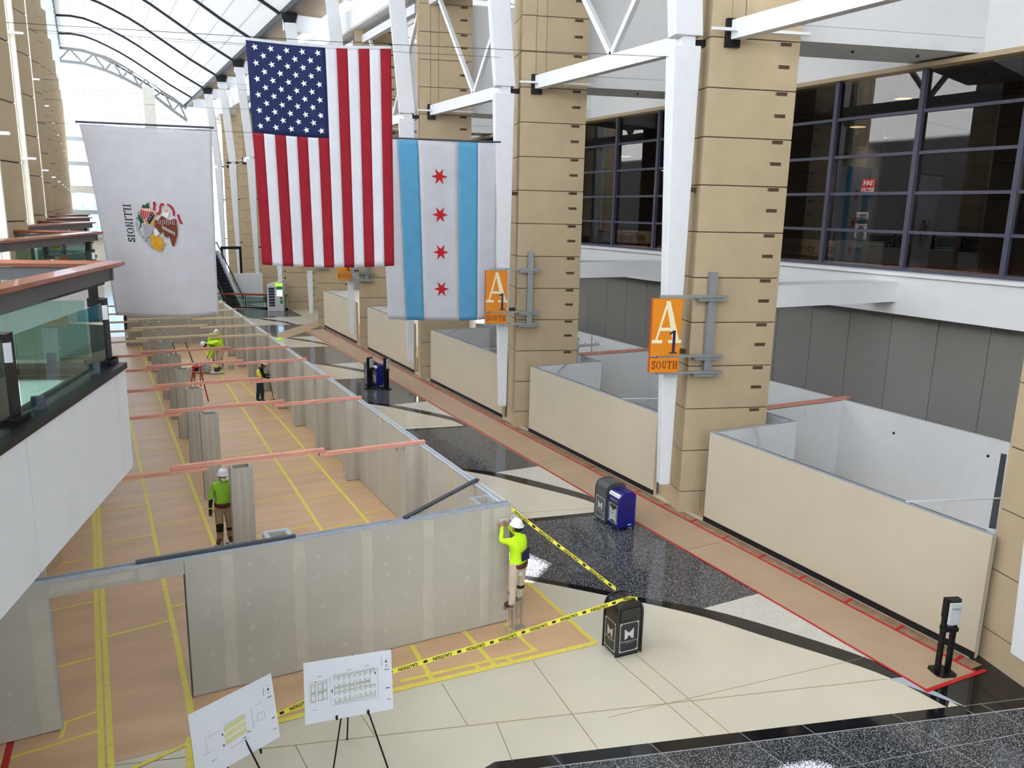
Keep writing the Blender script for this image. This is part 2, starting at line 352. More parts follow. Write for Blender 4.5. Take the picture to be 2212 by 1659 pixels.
for (p, q, wd) in [((.7,11.62),(4.0,11.55),.12),((4.0,11.58),(8.0,11.36),.12),((7.96,11.36),(8.03,14.25),.1),((4.2,11.78),(6.85,11.62),.09),((6.8,11.62),(6.75,12.75),.08),((5.6,11.72),(5.6,11.45),.09),((6.2,11.68),(6.25,11.44),.09),((.75,11.75),(4.1,11.8),.1),((.72,11.0),(.8,11.75),.13),((-.3,11.3),(.7,11.62),.08),((-.9,13.0),(-.4,13.1),.07),((-.9,13.05),(-.95,12.6),.06)]:
    tape(pap, p, q, wd, z=Zp+.003)
path = thing('walkway_paper', 'tan paper walkway edged with red tape beside the beige booths', 'floor paper')
yb = [7.52, 14, 21.5, 30.6, 38, 46, 53]
for i in range(6): MB().prism([(12.32+.03*(i>2),yb[i]),(13.66,yb[i]),(13.66,yb[i+1]-.015),(12.34+.03*(i>2),yb[i+1]-.015)], -.001, Zp-.0003*(i%2)).build('paper_sheet', 'paper_path', path)
MB().box(13.66, 14.02, 7.6, 53, -.001, Zp-.002).build('plastic_strip', 'plastic_strip', path)
tape(path, (12.33,7.5),(12.5,53), .055, 'tape_red'); tape(path, (13.67,7.5),(13.7,53), .06, 'tape_red'); tape(path, (12.28,7.52),(13.9,7.46), .08, 'tape_red')
for i in range(18): tape(path, (13.68,7.9+1.25*i),(13.98,7.95+1.25*i), .06, 'tape_red')
far = thing('walkway_paper', 'far tan paper strip crossing the dark floor diagonally', 'floor paper')
MB().prism([(10.0,49.4),(10.5,52.2),(14.4,57.4),(14.6,55.6)], -.001, Zp).build('paper_sheet', 'paper_path', far)
tape(far, (10.0,49.3),(14.6,55.5), .06); tape(far, (9.9,49.5),(10.3,50.2), .35, 'e_green' if False else 'hivis')

# ------------------------------------------------------------------ columns (panelled stone piers with white steel fins)
CW, CD, CH = 2.38, 1.57, 17.9
JZ = [0, .6]+[.6+1.168*i for i in range(1, 15)]+[17.9]
def block_front(b, x0, x1, z0, z1, holes, depth=CD):
    xs_ = [x0, 1.82, 2.16, x1]; zs_ = [z0]
    for h in holes: zs_ += [h-.045, h+.045]
    zs_.append(z1)
    for i in range(3):
        for j in range(len(zs_)-1):
            if i == 1 and j % 2 == 1:
                a, c, d, e = xs_[1], xs_[2], zs_[j], zs_[j+1]
                b.add([(a,0,d),(c,0,d),(c,0,e),(a,0,e),(a,.01,d),(c,.14,d),(c,.14,e),(a,.01,e)], [(4,5,6,7),(0,1,5,4),(1,2,6,5),(2,3,7,6),(3,0,4,7)])
            else:
                b.add([(xs_[i],0,zs_[j]),(xs_[i+1],0,zs_[j]),(xs_[i+1],0,zs_[j+1]),(xs_[i],0,zs_[j+1])], [(0,1,2,3)])
    b.add([(x0,0,z0),(x1,0,z0),(x1,depth,z0),(x0,depth,z0),(x0,0,z1),(x1,0,z1),(x1,depth,z1),(x0,depth,z1)], [(0,3,2,1),(4,5,6,7),(1,2,6,5),(2,3,7,6),(3,0,4,7)])
def make_column(mirror=False):
    col = thing('pier', 'x', 'column')
    boxp('core', 'stone_dark', col, .03, CW-.03, .03, CD-.03, 0, CH)
    g = .014
    for i in range(len(JZ)-1):
        z0, z1 = JZ[i]+g, JZ[i+1]-g
        if i == 0:
            boxp('stone_block', 'stone', col, 0, .62, 0, CD, 0, z1); boxp('stone_block', 'stone', col, .634, CW, 0, CD, 0, z1)
        elif z0 < 12.2:
            part('stone_block', 'stone', col, lambda b: block_front(b, 0, CW, z0, z1, [z0+.55, z1-.06]))
        else:
            boxp('stone_block', 'stone', col, 0, .5, 0, CD, z0, z1); boxp('stone_block', 'stone', col, .515, .865, .02, CD, z0, z1)
            part('stone_block', 'stone', col, lambda b: (lambda: None)() if False else block_front(b, .88, CW, z0, z1, [z0+.55, z1-.06]))
    if mirror:      # left row: slim cream flanges on the aisle edge instead of fins
        for x0, x1, y0, y1 in ((CW, CW+.06, -.03, .3), (CW+.06, CW+.2, .0, .05), (CW-.12, CW-.02, -.06, 0)): boxp('flange', 'flange', col, x0, x1, y0, y1, 0, 19.2)
        for zc in (9.2, 12.6): boxp('tube_bar', 'white_paint', col, CW-1.3, CW+.5, -.2, -.14, zc, zc+.06)
        for i in range(2): boxp('stone_block', 'stone', col, 0, CW, 0, CD, 17.92+.66*i, 18.55+.66*i)
        return col
    s = (lambda x: x)
    def fin(b, zb, zt, xb, xt, db, dt, yb=0, yt=0):
        xa, xc = sorted((s(xb[0]), s(xb[1]))); xd, xe = sorted((s(xt[0]), s(xt[1])))
        b.hexa([(xa,yb,zb),(xc,yb,zb),(xc,yb+db,zb),(xa,yb+db,zb)], [(xd,yt,zt),(xe,yt,zt),(xe,yt+dt,zt),(xd,yt+dt,zt)])
    part('fin_lower', 'white_paint', col, lambda b: fin(b, .82, 12.05, (-.58,-.3), (-.93,-.23), .3, .55), bevel=.02)
    part('fin_upper', 'white_paint', col, lambda b: fin(b, 12.28, 19.6, (-.9,-.2), (-1.55,-.85), .55, .5), bevel=.02)
    part('fin_plate', 'white_paint', col, lambda b: fin(b, 12.05, 12.28, (-.7,-.36), (-.7,-.36), .4, .4, .08, .08))
    part('fin_cap', 'black_metal', col, lambda b: fin(b, 19.6, 20.2, (-1.6,-.85), (-1.75,-.7), .5, .6))
    part('connector', 'black_metal', col, lambda b: fin(b, 12.1, 12.25, (-.3,.1), (-.3,.1), .2, .2, .3, .3))
    for zc in (4.4, 8.6): part('connector', 'stone_dark', col, lambda b: fin(b, zc, zc+.12, (-.34,.05), (-.34,.05), .15, .15, .25, .25))
    part('tube_bar', 'white_paint', col, lambda b: b.bar((s(-.12), -.3, 12.4), (s(2.45), -.3, 12.42), .07))
    part('base_plate', 'black_metal', col, lambda b: b.box(.35, .72, -.12, 0, 12.05, 12.7))
    return col
colR = make_column(); colL = make_column(True)
nameR = ['nearest brown stone pier at the right frame edge beside the hand sanitizer stand', 'brown stone pier with large orange sign beside the blue recycling bin', 'brown stone pier with orange sign just right of the blue striped flag'] + ['%s brown stone pier of the right row, counted from the camera' % ORD[i] for i in range(3, 10)]
for i, k in enumerate(range(-1, 9)):
    o = colR if i == 0 else copy_tree(colR)
    o['label'] = nameR[i]; o['group'] = 'piers along the right aisle'; o.location = (13.85, 16.08+9.7*k, 0); o.rotation_euler = (0, 0, PHI)
for k in range(0, 10):
    o = colL if k == 0 else copy_tree(colL)
    o['label'] = '%s brown stone pier of the left row above the balcony, counted from the camera' % ORD[k]; o['group'] = 'piers along the left balcony'
    p = Vector((-1.38, 18.2+9.7*k, 0))-XP*(CW+.14); o.location = p; o.rotation_euler = (0, 0, PHI)

# ------------------------------------------------------------------ trusses between the right piers
for k in range(0, 8):
    y1 = 16.0+9.7*k-.15*0; y0 = y1-9.6+1.6
    if k == 0: y0 = y1-9.6+1.6
    t = thing('steel_truss', '%s white steel truss spanning between piers of the right row' % ORD[k], 'truss', group='trusses between the right piers')
    X = 14.4
    boxp('bottom_chord', 'white_paint', t, X-.14, X+.14, y0, y1-.05, 12.22, 12.66); boxp('top_chord', 'white_paint', t, X-.14, X+.14, y0, y1-.05, 16.9, 17.3)
    ym = y1-4.6
    part('brace', 'white_paint', t, lambda b: b.bar((X,ym,12.66),(X,ym+3.6,16.9),.16,.16)); part('brace', 'white_paint', t, lambda b: b.bar((X,ym,12.66),(X,ym-3.6,16.9),.16,.16))
# lower and upper white cross beams to the glass wall, fascia, upper wall
for k in range(-1, 7):
    dy = 9.7*k
    struct(boxp('trim_%d' % (k+11), 'white_bright', None, 16.1, 20.95, 15.4+dy, 16.3+dy, 5.66, 6.24))
    u = link('trim_%d' % (k+31), None); struct(u); u.location = (16.84, 15.99+dy, 0); u.rotation_euler = (0, 0, PHI)
    boxp('beam_box', 'white_bright', u, -.5, 5.6, 0, 1.86, 12.49, 12.87); boxp('beam_panel', 'white_bright', u, -.5, 5.6, .02, 1.84, 12.885, 17.2)
    for xx in (1.9, 3.9): part('sprinkler', 'galv_dark', u, lambda b: b.lathe([(.02,12.42),(.05,12.44),(.03,12.49)], (xx,.7,0), 8))
struct(boxp('trim_1', 'white_bright', None, 20.95, 22.4, -42, 112, 5.3, 6.5))
struct(boxp('trim_2', 'white_bright', None, 20.85, 20.96, -4, 112, 6.42, 6.52))
struct(boxp('trim_3', 'stone', None, 21.55, 22.4, -42, 112, 12.29, 12.42))
struct(boxp('wall_right_upper', 'white_bright', None, 22.0, 22.4, -42, 112, 12.42, 17.6))
wr = struct(boxp('wall_right', 'stone_dark', None, 21.62, 21.9, -42, 112, 0, 5.3))
for i in range(70):
    y = 12.857-1.523*8+1.523*i
    boxp('wall_panel', 'grey_panel', wr, 21.58, 21.63, y+.008, y+1.515, .1, 5.3)
# glass wall with dark room behind
win = struct(boxp('window_1', 'mullion', None, 21.7, 21.9, -2, 110, 6.5, 6.6))
zrow = [6.6, 7.66, 8.80, 9.95, 11.12, 12.29]
for z in zrow[1:-1]: boxp('transom', 'mullion', win, 21.72, 21.86, -2, 110, z-.045, z+.045)
for i in range(-4, 30):
    y = 12.857+3.04*i
    boxp('mullion', 'mullion', win, 21.66, 21.9, y-.07, y+.07, 6.6, 12.29)
    for j in range(5): boxp('pane', 'glass_dark', win, 21.80, 21.805, y+.07, y+2.97, zrow[j]+.04, zrow[j+1]-.04)
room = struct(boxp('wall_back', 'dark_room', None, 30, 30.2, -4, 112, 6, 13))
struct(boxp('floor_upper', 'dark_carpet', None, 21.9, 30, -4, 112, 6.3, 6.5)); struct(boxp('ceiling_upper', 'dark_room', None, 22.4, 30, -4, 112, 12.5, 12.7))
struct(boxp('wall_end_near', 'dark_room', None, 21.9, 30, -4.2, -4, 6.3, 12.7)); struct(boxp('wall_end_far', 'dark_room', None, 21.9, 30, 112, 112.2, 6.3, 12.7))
PL = [(22.15,18.4,10.9),(22.2,16.9,11.6),(26.5,21,11.0),(25,11.8,9.2),(26,29,10.9),(26,33,10.2),(22.2,31.0,10.6),(26.5,13,8.6)]
for i, p in enumerate(PL):
    t = thing('pendant_lamp', '%s warm pendant lamp glowing behind the dark glass wall' % ORD[i], 'lamp', p, group='pendant lamps behind the glass')
    part('shade', 'black_metal', t, lambda b: b.lathe([(.26,0),(.25,.05),(.08,.14),(.02,.18)], n=16)); part('diffuser', 'lamp_disc', t, lambda b: b.lathe([(.24,-.01),(.24,.0)], n=16)); part('stem', 'black_metal', t, lambda b: b.tube([(0,0,.17),(0,0,12.5-p[2])], .012, 6))
    near_ = p[0] < 23; pl_ = bpy.data.lights.new('lamp_fill', 'SPOT' if near_ else 'POINT'); pl_.energy = 1500 if near_ else 120; pl_.color = (1,.85,.62); pl_.shadow_soft_size = .3; lo_ = link('lamp_fill', pl_, t); lo_.location = (0,0,-.12)  # fill added to brighten the signs; near lamps aim a strong spot down
    if near_: pl_.spot_size = math.radians(70); pl_.spot_blend = .6; lo_.rotation_euler = (0, math.radians(-12), 0)
# signs on a panel behind the glass
sp = thing('sign_panel', 'dark pillar with fire hose and no smoking signs behind the glass', 'sign', (22.5, 18.2, 6.5))
boxp('panel', 'dark_room', sp, .12, .2, -.42, .62, 0, 4.2)
boxp('counter', 'grey_panel', sp, .02, .12, -.9, .9, 0, .82)
ex, ey = (0,-1,0), (0,0,1)
def psign(y0, y1, z0, z1, mt, nm): return boxp(nm, mt, sp, .09, .12, y0, y1, z0, z1)
psign(-.32, .14, 2.3, 2.78, 'sign_red', 'fire_hose_sign'); put_text('lettering', 'FIRE', .2, 'sign_white', (.085,-.09,2.65), ex, ey, sp); put_text('lettering', 'HOSE', .2, 'sign_white', (.085,-.09,2.44), ex, ey, sp)
psign(-.2, .24, 1.32, 1.74, 'sign_white', 'emergency_notice'); psign(-.2, .24, 1.36, 1.5, 'sign_red', 'notice_band')
put_text('lettering', 'IN CASE OF', .075, 'maroon', (.085,.02,1.66), ex, ey, sp); put_text('lettering', 'EMERGENCY', .075, 'maroon', (.085,.02,1.56), ex, ey, sp)
psign(-.2, .24, .86, 1.3, 'sign_white', 'no_smoking_sign')
part('no_smoking_ring', 'maroon', sp, lambda b: [b.plate(p, (.088,.02,1.12), ex, ey, .004) for p in ring(0,0,.17,.135,0,360,20)] and b.plate([(-.14,.1),(-.1,.13),(.14,-.1),(.1,-.13)], (.086,.02,1.12), ex, ey, .004))
part('cigarette', 'ink', sp, lambda b: b.plate(R_(-.1,-.02,.08,.02), (.084,.02,1.11), ex, ey, .003)); put_text('lettering', 'NO SMOKING', .06, 'maroon', (.085,.02,.91), ex, ey, sp)
put_text('lettering', 'AB8', .2, 'sign_white', (.01,.0,.66), ex, ey, sp); psign(-.3, .3, .05, .36, 'sign_red', 'red_box')
for i, (y, lab) in enumerate([(31.3, 'pale emergency exit sign behind the glass left of the orange signed pier'), (20.6, 'pale emergency exit sign behind the glass just right of the signed pier')]):
    es = thing('exit_sign', lab, 'sign', (22.6, y, 7.0)); boxp('board', 'stone', es, 0, .04, -1.9, 1.9, -.28, .28); boxp('post', 'black_metal', es, 0, .04, -1.8, -1.74, -.5, -.28); boxp('post', 'black_metal', es, 0, .04, 1.74, 1.8, -.5, -.28)
    put_text('lettering', 'Emergency Exit', .48, 'maroon', (-.006,0,0), ex, ey, es)

# ------------------------------------------------------------------ roof, clerestory, end wall
END = 114
prof = [(-.9,26.1),(.4,26.2),(1.6,26.1),(2.8,25.75),(3.9,25.3),(5.1,24.75),(6.3,24.1),(7.6,23.3),(8.9,22.5),(10.2,21.7),(11.4,21.05),(12.6,20.4)]
ceil = struct(link('ceiling', None))
for k in range(-6, 11):
    y0 = 18+9.7*k; y1 = min(y0+9.7, END)
    for i in range(len(prof)-1):
        (xa, za), (xb, zb) = prof[i], prof[i+1]; e = 0
        MB().hexa([(xa+e,y0+.1,za),(xb-e,y0+.1,zb),(xb-e,y1-.1,zb),(xa+e,y1-.1,za)], [(xa+e,y0+.1,za+.06),(xb-e,y0+.1,zb+.06),(xb-e,y1-.1,zb+.06),(xa+e,y1-.1,za+.06)]).build('roof_panel', 'roof_panel', ceil)
    if k > -2: part('panel_seam', 'seam_light', ceil, lambda b: [b.bar((x_,y0+.1,z_-.005),(x_,y1-.1,z_-.005),.02,.01) for x_, z_ in prof[1:-1]])
    part('rib', 'rib', ceil, lambda b: [b.bar((prof[i][0],y0,prof[i][1]-.06),(prof[i+1][0],y0,prof[i+1][1]-.06),.2,.24) for i in range(len(prof)-1)])
part('gutter', 'rib', ceil, lambda b: b.box(12.4,12.75,-42,END,20.15,20.5)); part('gutter', 'rib', ceil, lambda b: b.box(-1.25,-.85,-42,END,25.7,26.3))
part('eave_soffit', 'stone_dark', ceil, lambda b: b.box(12.75,15.0,-42,END,20.3,20.5)); part('eave_soffit', 'skylight', ceil, lambda b: b.box(15.0,17.3,-42,END,20.3,20.5))  # outer soffit strip added to block sun, translucent so its underside looks bright
for k in range(-2, 11): part('eave_bracket', 'white_paint', ceil, lambda b: b.box(12.5,15.4,17.3+9.7*k,17.6+9.7*k,19.3,20.3))
# right clerestory: white beam, window strip with mullions
struct(boxp('trim_4', 'white_bright', None, 13.7, 15.4, -42, END, 17.6, 18.6))
wc = struct(boxp('window_2', 'white_paint', None, 15.1, 15.3, -2, END, 18.6, 18.7))
for i in range(0, 80): boxp('mullion', 'white_paint', wc, 15.1, 15.28, -1+1.45*i, -.86+1.45*i, 18.7, 20.3)
for i in range(0, 80): boxp('pane', 'glass_clear', wc, 15.19, 15.2, -.85+1.45*i, .44+1.45*i, 18.7, 20.3)
# left clerestory leaning up to the high eave
wl = struct(link('window_3', None))
for k in range(-6, 10):
    y0 = 18+9.7*k
    for j in range(4):
        ya, yb_ = y0+2.425*j+.05, y0+2.425*(j+1)-.05
        MB().hexa([(-1.5,ya,19.8),(-1.45,ya,19.8),(-1.45,yb_,19.8),(-1.5,yb_,19.8)], [(-1.05,ya,25.7),(-1.0,ya,25.7),(-1.0,yb_,25.7),(-1.05,yb_,25.7)]).build('pane', 'glass_clear', wl)
        part('mullion', 'white_paint', wl, lambda b: b.bar((-1.42,ya-.05,19.8),(-.97,ya-.05,25.7),.08,.1))
struct(boxp('trim_5', 'white_paint', None, -1.75, -1.3, -42, END, 19.2, 19.8))
# end wall: arched truss, glazed grid, white pylon
tr = thing('arch_truss', 'white arched lattice truss below the far end of the vaulted roof', 'truss')
bc = [(-1.2,24.3),(1.4,24.25),(3.7,23.7),(5.5,23.05),(7.3,22.2),(9.0,21.15),(11.0,19.6),(12.6,18.5)]
tcz = [(x, z+1.45) for x, z in bc]
for nm, P in (('bottom_chord', bc), ('top_chord', tcz)): part(nm, 'steel_white', tr, lambda b: [b.bar((P[i][0],END-1,P[i][1]),(P[i+1][0],END-1,P[i+1][1]),.3,.34) for i in range(len(P)-1)])
for i in range(len(bc)-1):
    mx = ((tcz[i][0]+tcz[i+1][0])/2, (tcz[i][1]+tcz[i+1][1])/2)
    part('lattice_bar', 'steel_white', tr, lambda b: b.bar((bc[i][0],END-1,bc[i][1]),(mx[0],END-1,mx[1]),.2)); part('lattice_bar', 'steel_white', tr, lambda b: b.bar((mx[0],END-1,mx[1]),(bc[i+1][0],END-1,bc[i+1][1]),.2))
we = struct(link('window_4', None))
for i in range(13): part('mullion', 'galv', we, lambda b: b.bar((-1.2+1.2*i,END,3),(-1.2+1.2*i,END,26),.05))
for j in range(8): part('transom', 'galv', we, lambda b: b.bar((-1.6,END,4+2.9*j),(14,END,4+2.9*j),.06 if j > 4 else .5))
for i in range(12):
    for j in range(7): boxp('pane', 'glass_clear', we, -1.15+1.2*i, -.05+1.2*i, END+.04, END+.05, 4.05+2.9*j, 6.85+2.9*j)
struct(boxp('wall_end', 'concrete_white', None, -1.6, 14.5, END+.3, END+.6, 0, 4)); pyl = tag(boxp('pylon', 'concrete_white', None, 7.6, 8.9, END-2.2, END-1.4, 0, 22), 'white square pylon standing before the far glass end wall', 'pillar')
for i, (x, wd, h, lab) in enumerate([(-9, 14, 13.5, 'pale blue office building outside beyond the far glass wall'), (10, 16, 11, 'second lower pale blue building outside beyond the far end')]):
    bl = thing('office_building', lab, 'building', (x, 150+6*i, 0)); boxp('body', 'building_blue', bl, 0, wd, 0, 10, 0, h)
    for a in range(8):
        for c in range(4): boxp('window', 'concrete_white', bl, .5+wd/8*a, .5+wd/8*a+.9, -.05, 0, 1.5+2.8*c, 2.6+2.8*c)

# aisle roof: translucent skylight panels with two added holes shaped to throw sun patches on the floor
ca = struct(link('ceiling_aisle', None))
SUN_HOLES = [[(8.95,14.75),(8.6,16.0),(7.0,16.3),(6.9,14.9),(8.15,14.15)], [(8.2,7.0),(8.75,7.35),(9.2,6.95),(9.3,6.0),(8.0,6.0)]]
SUN_HOLES = [[(x+10.2, y-2.04) for x, y in P] for P in SUN_HOLES]
def hole_panel(x0, x1, y0, y1, P):
    bb = bmesh.new(); cx = sum(p[0] for p in P)/len(P); cy = sum(p[1] for p in P)/len(P)
    corners = [(x0,y0),(x1,y0),(x1,y1),(x0,y1)]; ang = lambda p: math.atan2(p[1]-cy, p[0]-cx)
    outer = sorted(corners+[], key=ang); inner = sorted(P, key=ang); b = MB()
    # strips between hole and frame: project every hole corner out to the frame
    def outp(p):
        dx, dy = p[0]-cx, p[1]-cy; t = min([(x1-cx)/dx if dx > 0 else (x0-cx)/dx if dx < 0 else 1e9, (y1-cy)/dy if dy > 0 else (y0-cy)/dy if dy < 0 else 1e9]); return (cx+dx*t, cy+dy*t)
    n = len(inner)
    for i in range(n):
        a, c = inner[i], inner[(i+1) % n]; A, Cc = outp(a), outp(c); a0, a1 = ang(A), ang(Cc)
        if a1 < a0: a1 += 2*PI
        mid = [q for q in outer if a0 < ang(q) < a1 or a0 < ang(q)+2*PI < a1]
        mid.sort(key=lambda q: ang(q) if ang(q) > a0 else ang(q)+2*PI)
        b.prism([a, A]+mid+[Cc, c], 17.55, 17.6)
    return b
y = -8.0-4.85*7
for i in range(33):
    y0, y1 = y, y+4.85; y = y1
    for (x0, x1) in ((13.75, 15.97), (16.03, 20.27), (20.33, 22.3)):
        P = [p_ for p_ in SUN_HOLES if y0 < sum(q[1] for q in p_)/len(p_) < y1 and x0 < sum(q[0] for q in p_)/len(p_) < x1]
        if P:
            Q = [(min(max(q[0], x0+.02), x1-.02), min(max(q[1], y0+.02), y1-.02)) for q in P[0]]
            hole_panel(x0, x1, y0+.02, y1-.02, Q).build('roof_panel', 'skylight', ca)
        else: boxp('roof_panel', 'skylight', ca, x0, x1, y0+.02, y1-.02, 17.55, 17.6)
    boxp('glazing_bar', 'white_paint', ca, 13.75, 22.3, y1-.04, y1+.04, 17.5, 17.62)
for xx in (16.0, 20.3): boxp('glazing_bar', 'white_paint', ca, xx-.04, xx+.04, -42, 115, 17.5, 17.62)
struct(boxp('wall_left_bounce', 'light_grey_wall', None, -9, -8.6, -42, 115, 0, 20)); struct(boxp('wall_right_sun_block', 'grey_panel', None, 22.0, 22.4, -42, -4, 6.5, 12.2))  # unseen walls added for the light: left bounces sun, right rear blocks it
# ------------------------------------------------------------------ drywall enclosure
WH = 2.46
dw = thing('drywall_enclosure', 'long unpainted grey drywall enclosure with joint bands and a doorway', 'partition')
YF = 12.83; XRI, XRO = 6.72, 6.86
def sheet(x0, x1, y0, y1, z0, z1, nm='drywall_sheet', mt='drywall', par=None): return boxp(nm, mt, par or dw, x0, x1, y0, y1, z0, z1)
fx = [.97, 1.6, 2.78, 3.97, 5.15, 6.3, XRO]
for i in range(len(fx)-1):
    sheet(fx[i]+.003, fx[i+1]-.003, YF, YF+.016, .02, WH); sheet(fx[i]+.003, fx[i+1]-.003, YF+.124, YF+.14, .02, WH)
sheet(-.93, .965, YF, YF+.14, 2.22, WH, 'door_header'); sheet(-3.6, -.93, YF, YF+.14, .02, WH)
sheet(.955, .97, YF-.002, YF+.142, 0, 2.22, 'door_jamb', 'galv_dark'); sheet(-.935, -.92, YF-.002, YF+.142, 0, 2.22, 'door_jamb', 'galv')
def band(x0, x1, z0, z1, y=YF, mt='joint_mud', seed=0):
    rnd = random.Random(seed); n = 9; L = []; Rr = []
    for i in range(n+1):
        z = z0+(z1-z0)*i/n; L.append((x0+rnd.uniform(-.018,.018), z)); Rr.append((x1+rnd.uniform(-.018,.018), z))
    MB().plate(L+Rr[::-1], (0,y-.001,0), (1,0,0), (0,0,1), .003).build('joint_band', mt, dw)
for i, x in enumerate(fx[1:-2]): band(x-.1, x+.1, .04, WH-.02, seed=i)
band(6.22, 6.4, .04, WH-.02, seed=11); band(6.52, 6.83, .04, WH-.02, seed=12); band(-1.2, -.95, .04, 2.2, seed=13); band(-.9, .24, 2.3, 2.42, seed=14); band(.3, .6, 2.24, 2.44, seed=15)
def spots(x0, xs_, y, zs_, seed, ax='x'):
    rnd = random.Random(seed); b = MB()
    for x in xs_:
        for z in zs_:
            c = (x+rnd.uniform(-.05,.05), z+rnd.uniform(-.08,.08)); r = rnd.uniform(.028,.05)
            poly = [(c[0]+r*math.cos(a*PI/4)*rnd.uniform(.8,1.2), c[1]+r*math.sin(a*PI/4)*rnd.uniform(.8,1.2)) for a in range(8)]
            b.plate(poly, (0,y-.001,0), (1,0,0), (0,0,1), .003)
    tag(b.build('screw_spots', 'joint_mud', dw), kind='stuff')
for i in range(5): spots(0, [fx[i]+.35+(.0 if i else -.05), fx[i]+.78][:2 if i else 1], YF, [.4,.75,1.1,1.45,1.8,2.15], i)
spots(0, [-1.6,-2.2], YF, [.4,.8,1.2,1.6,2.0], 9)
# right long wall, sheets and bands on the inner face
ye = 50.0; y = YF+.14; i = 0
while y < ye:
    y2 = min(y+1.22, ye); sheet(XRI, XRI+.016, y+.003, y2-.003, .02, WH); sheet(XRO-.016, XRO, y+.003, y2-.003, .02, WH)
    MB().box(XRI-.003, XRI, y2-.09, y2+.06, .02, WH).build('joint_band', 'mud_yellow' if i % 3 == 1 else 'joint_mud', dw); y = y2; i += 1
sheet(1.7, XRI, ye, ye+.14, .02, WH)
for i in range(4): MB().box(2.5+1.2*i, 2.65+1.2*i, ye-.003, ye, .02, WH).build('joint_band', 'joint_mud', dw)
# metal tracks on top
boxp('top_track', 'galv', dw, -3.6, XRO, YF+.015, YF+.125, WH, WH+.015); boxp('top_track', 'galv', dw, XRI+.01, XRO-.01, YF, ye, WH, WH+.016); boxp('top_track', 'galv', dw, 1.7, XRO, ye+.02, ye+.12, WH, WH+.015)
for s in (YF+.005, YF+.125): boxp('track_lip', 'galv', dw, -3.6, XRO, s, s+.012, WH, WH+.05)
for s in (XRI, XRO-.012): boxp('track_lip', 'white_paint', dw, s, s+.012, YF+.14, ye, WH-.01, WH+.02)
boxp('track_piece', 'galv_dark', dw, .28, 2.75, YF+.03, YF+.1, WH+.02, WH+.1)
part('diagonal_stud', 'galv_dark', dw, lambda b: b.bar((4.73,YF+.1,WH+.05),(6.86,14.32,WH+.05),.09,.04))
def chase(x0, x1, y0, y1, h=WH, w_=.09):
    for a in ((x0,x1,y0,y0+w_),(x0,x1,y1-w_,y1),(x0,x0+w_,y0+w_,y1-w_),(x1-w_,x1,y0+w_,y1-w_)): boxp('chase_wall', 'drywall', dw, *a, 0, h); boxp('chase_track', 'galv', dw, a[0]+.01, a[1]-.01, a[2]+.01, a[3]-.01, h, h+.015)
    boxp('chase_shade', 'ink', dw, x0+w_, x1-w_, y0+w_, y1-w_, .02, 1.6)  # ink block stands in for the deep shade inside the hollow chase
chase(6.28, 6.72, 12.97, 13.5); chase(2.3, 2.76, 12.97, 13.45)
for (y, z) in ((14.4, 1.75), (18.9, 1.9), (26.2, 1.8)): part('cable_hole', 'ink', dw, lambda b: b.tube([(XRI-.004,y,z),(XRI+.002,y,z)], .035, 10))
LY = [17.3, 22.38, 25.78, 29.1, 32.05, 35.5, 38.6, 41.65, 44.85, 48.4]
for i, y in enumerate(LY):      # piers against the right wall
    for a in ((6.34,6.36,y-.05,y+.3),(6.36,XRI,y-.05,y-.035),(6.36,XRI,y+.285,y+.3)): sheet(a[0], a[1], a[2], a[3], .02, WH, 'pier_face')
    MB().box(6.42, 6.58, y-.054, y-.05, .02, WH).build('joint_band', 'joint_mud', dw); boxp('pier_track', 'galv', dw, 6.34, XRI, y-.05, y-.01, WH, WH+.02)
    if i > 0: MB().box(6.3, 6.34, y-1.0, y-.75, .02, WH).build('pier_face', 'drywall', dw) if False else None
for i, y in enumerate(LY):
    p = thing('drywall_post', '%s freestanding drywall post under the lumber rows, counted from the doorway' % ORD[i], 'post', (2.35, y-.06, 0), group='drywall posts in the enclosure')
    boxp('front_face', 'drywall', p, 0, .47, 0, .016, 0, WH); boxp('rear_face', 'drywall', p, 0, .47, .24, .256, 0, WH); boxp('side_face', 'drywall', p, 0, .016, .017, .239, 0, WH); boxp('side_face', 'drywall', p, .454, .47, .017, .239, 0, WH)
    boxp('void_shade', 'stone_dark', p, .03, .44, .03, .225, 0, WH-.12); boxp('top_track', 'galv', p, .02, .07, .02, .235, WH-.03, WH+.004); boxp('top_track', 'galv', p, .4, .45, .02, .235, WH-.03, WH+.004)  # dark inner block stands in for the shaded void of the open post
    rnd = random.Random(i)
    for x0 in (.12, .27):
        L = []; Rr = []
        for j in range(9):
            z = .03+(WH-.1)*j/8; a = rnd.uniform(-.015,.02); L.append((x0+a, z)); Rr.append((x0+.06+rnd.uniform(-.01,.03), z))
        MB().plate(L+Rr[::-1], (0,-.001,0), (1,0,0), (0,0,1), .003).build('joint_band', 'joint_mud', p)
    pink = i < 6
    for j, (xa, xb, dz, nm) in enumerate([(-3.4, 1.9, 0, 'left'), (1.2 if i == 0 else 1.48, 4.42 if i == 0 else 4.62, .045, 'middle'), (4.3, 6.86, 0, 'right')]):
        o = thing('lumber_board', '%s board of the %s row of %s lumber across the enclosure' % (nm, ORD[i], 'pink' if pink and i != 4 else 'pale'), 'lumber', (xa, y+.02, WH+.022+dz*2), group='lumber braces over the enclosure')
        boxp('board', 'lumber_pink' if (pink and i != 4 or (i == 4)) and i < 5 else ('lumber_cream'), o, 0, xb-xa, -.05+.02*(j == 1), .06+.02*(j == 1), 0, .08)
        if i >= 5: o['label'] = '%s board of the %s row of pale lumber across the enclosure' % (nm, ORD[i])
        else: o['label'] = '%s board of the %s row of pink lumber across the enclosure' % (nm, ORD[i])
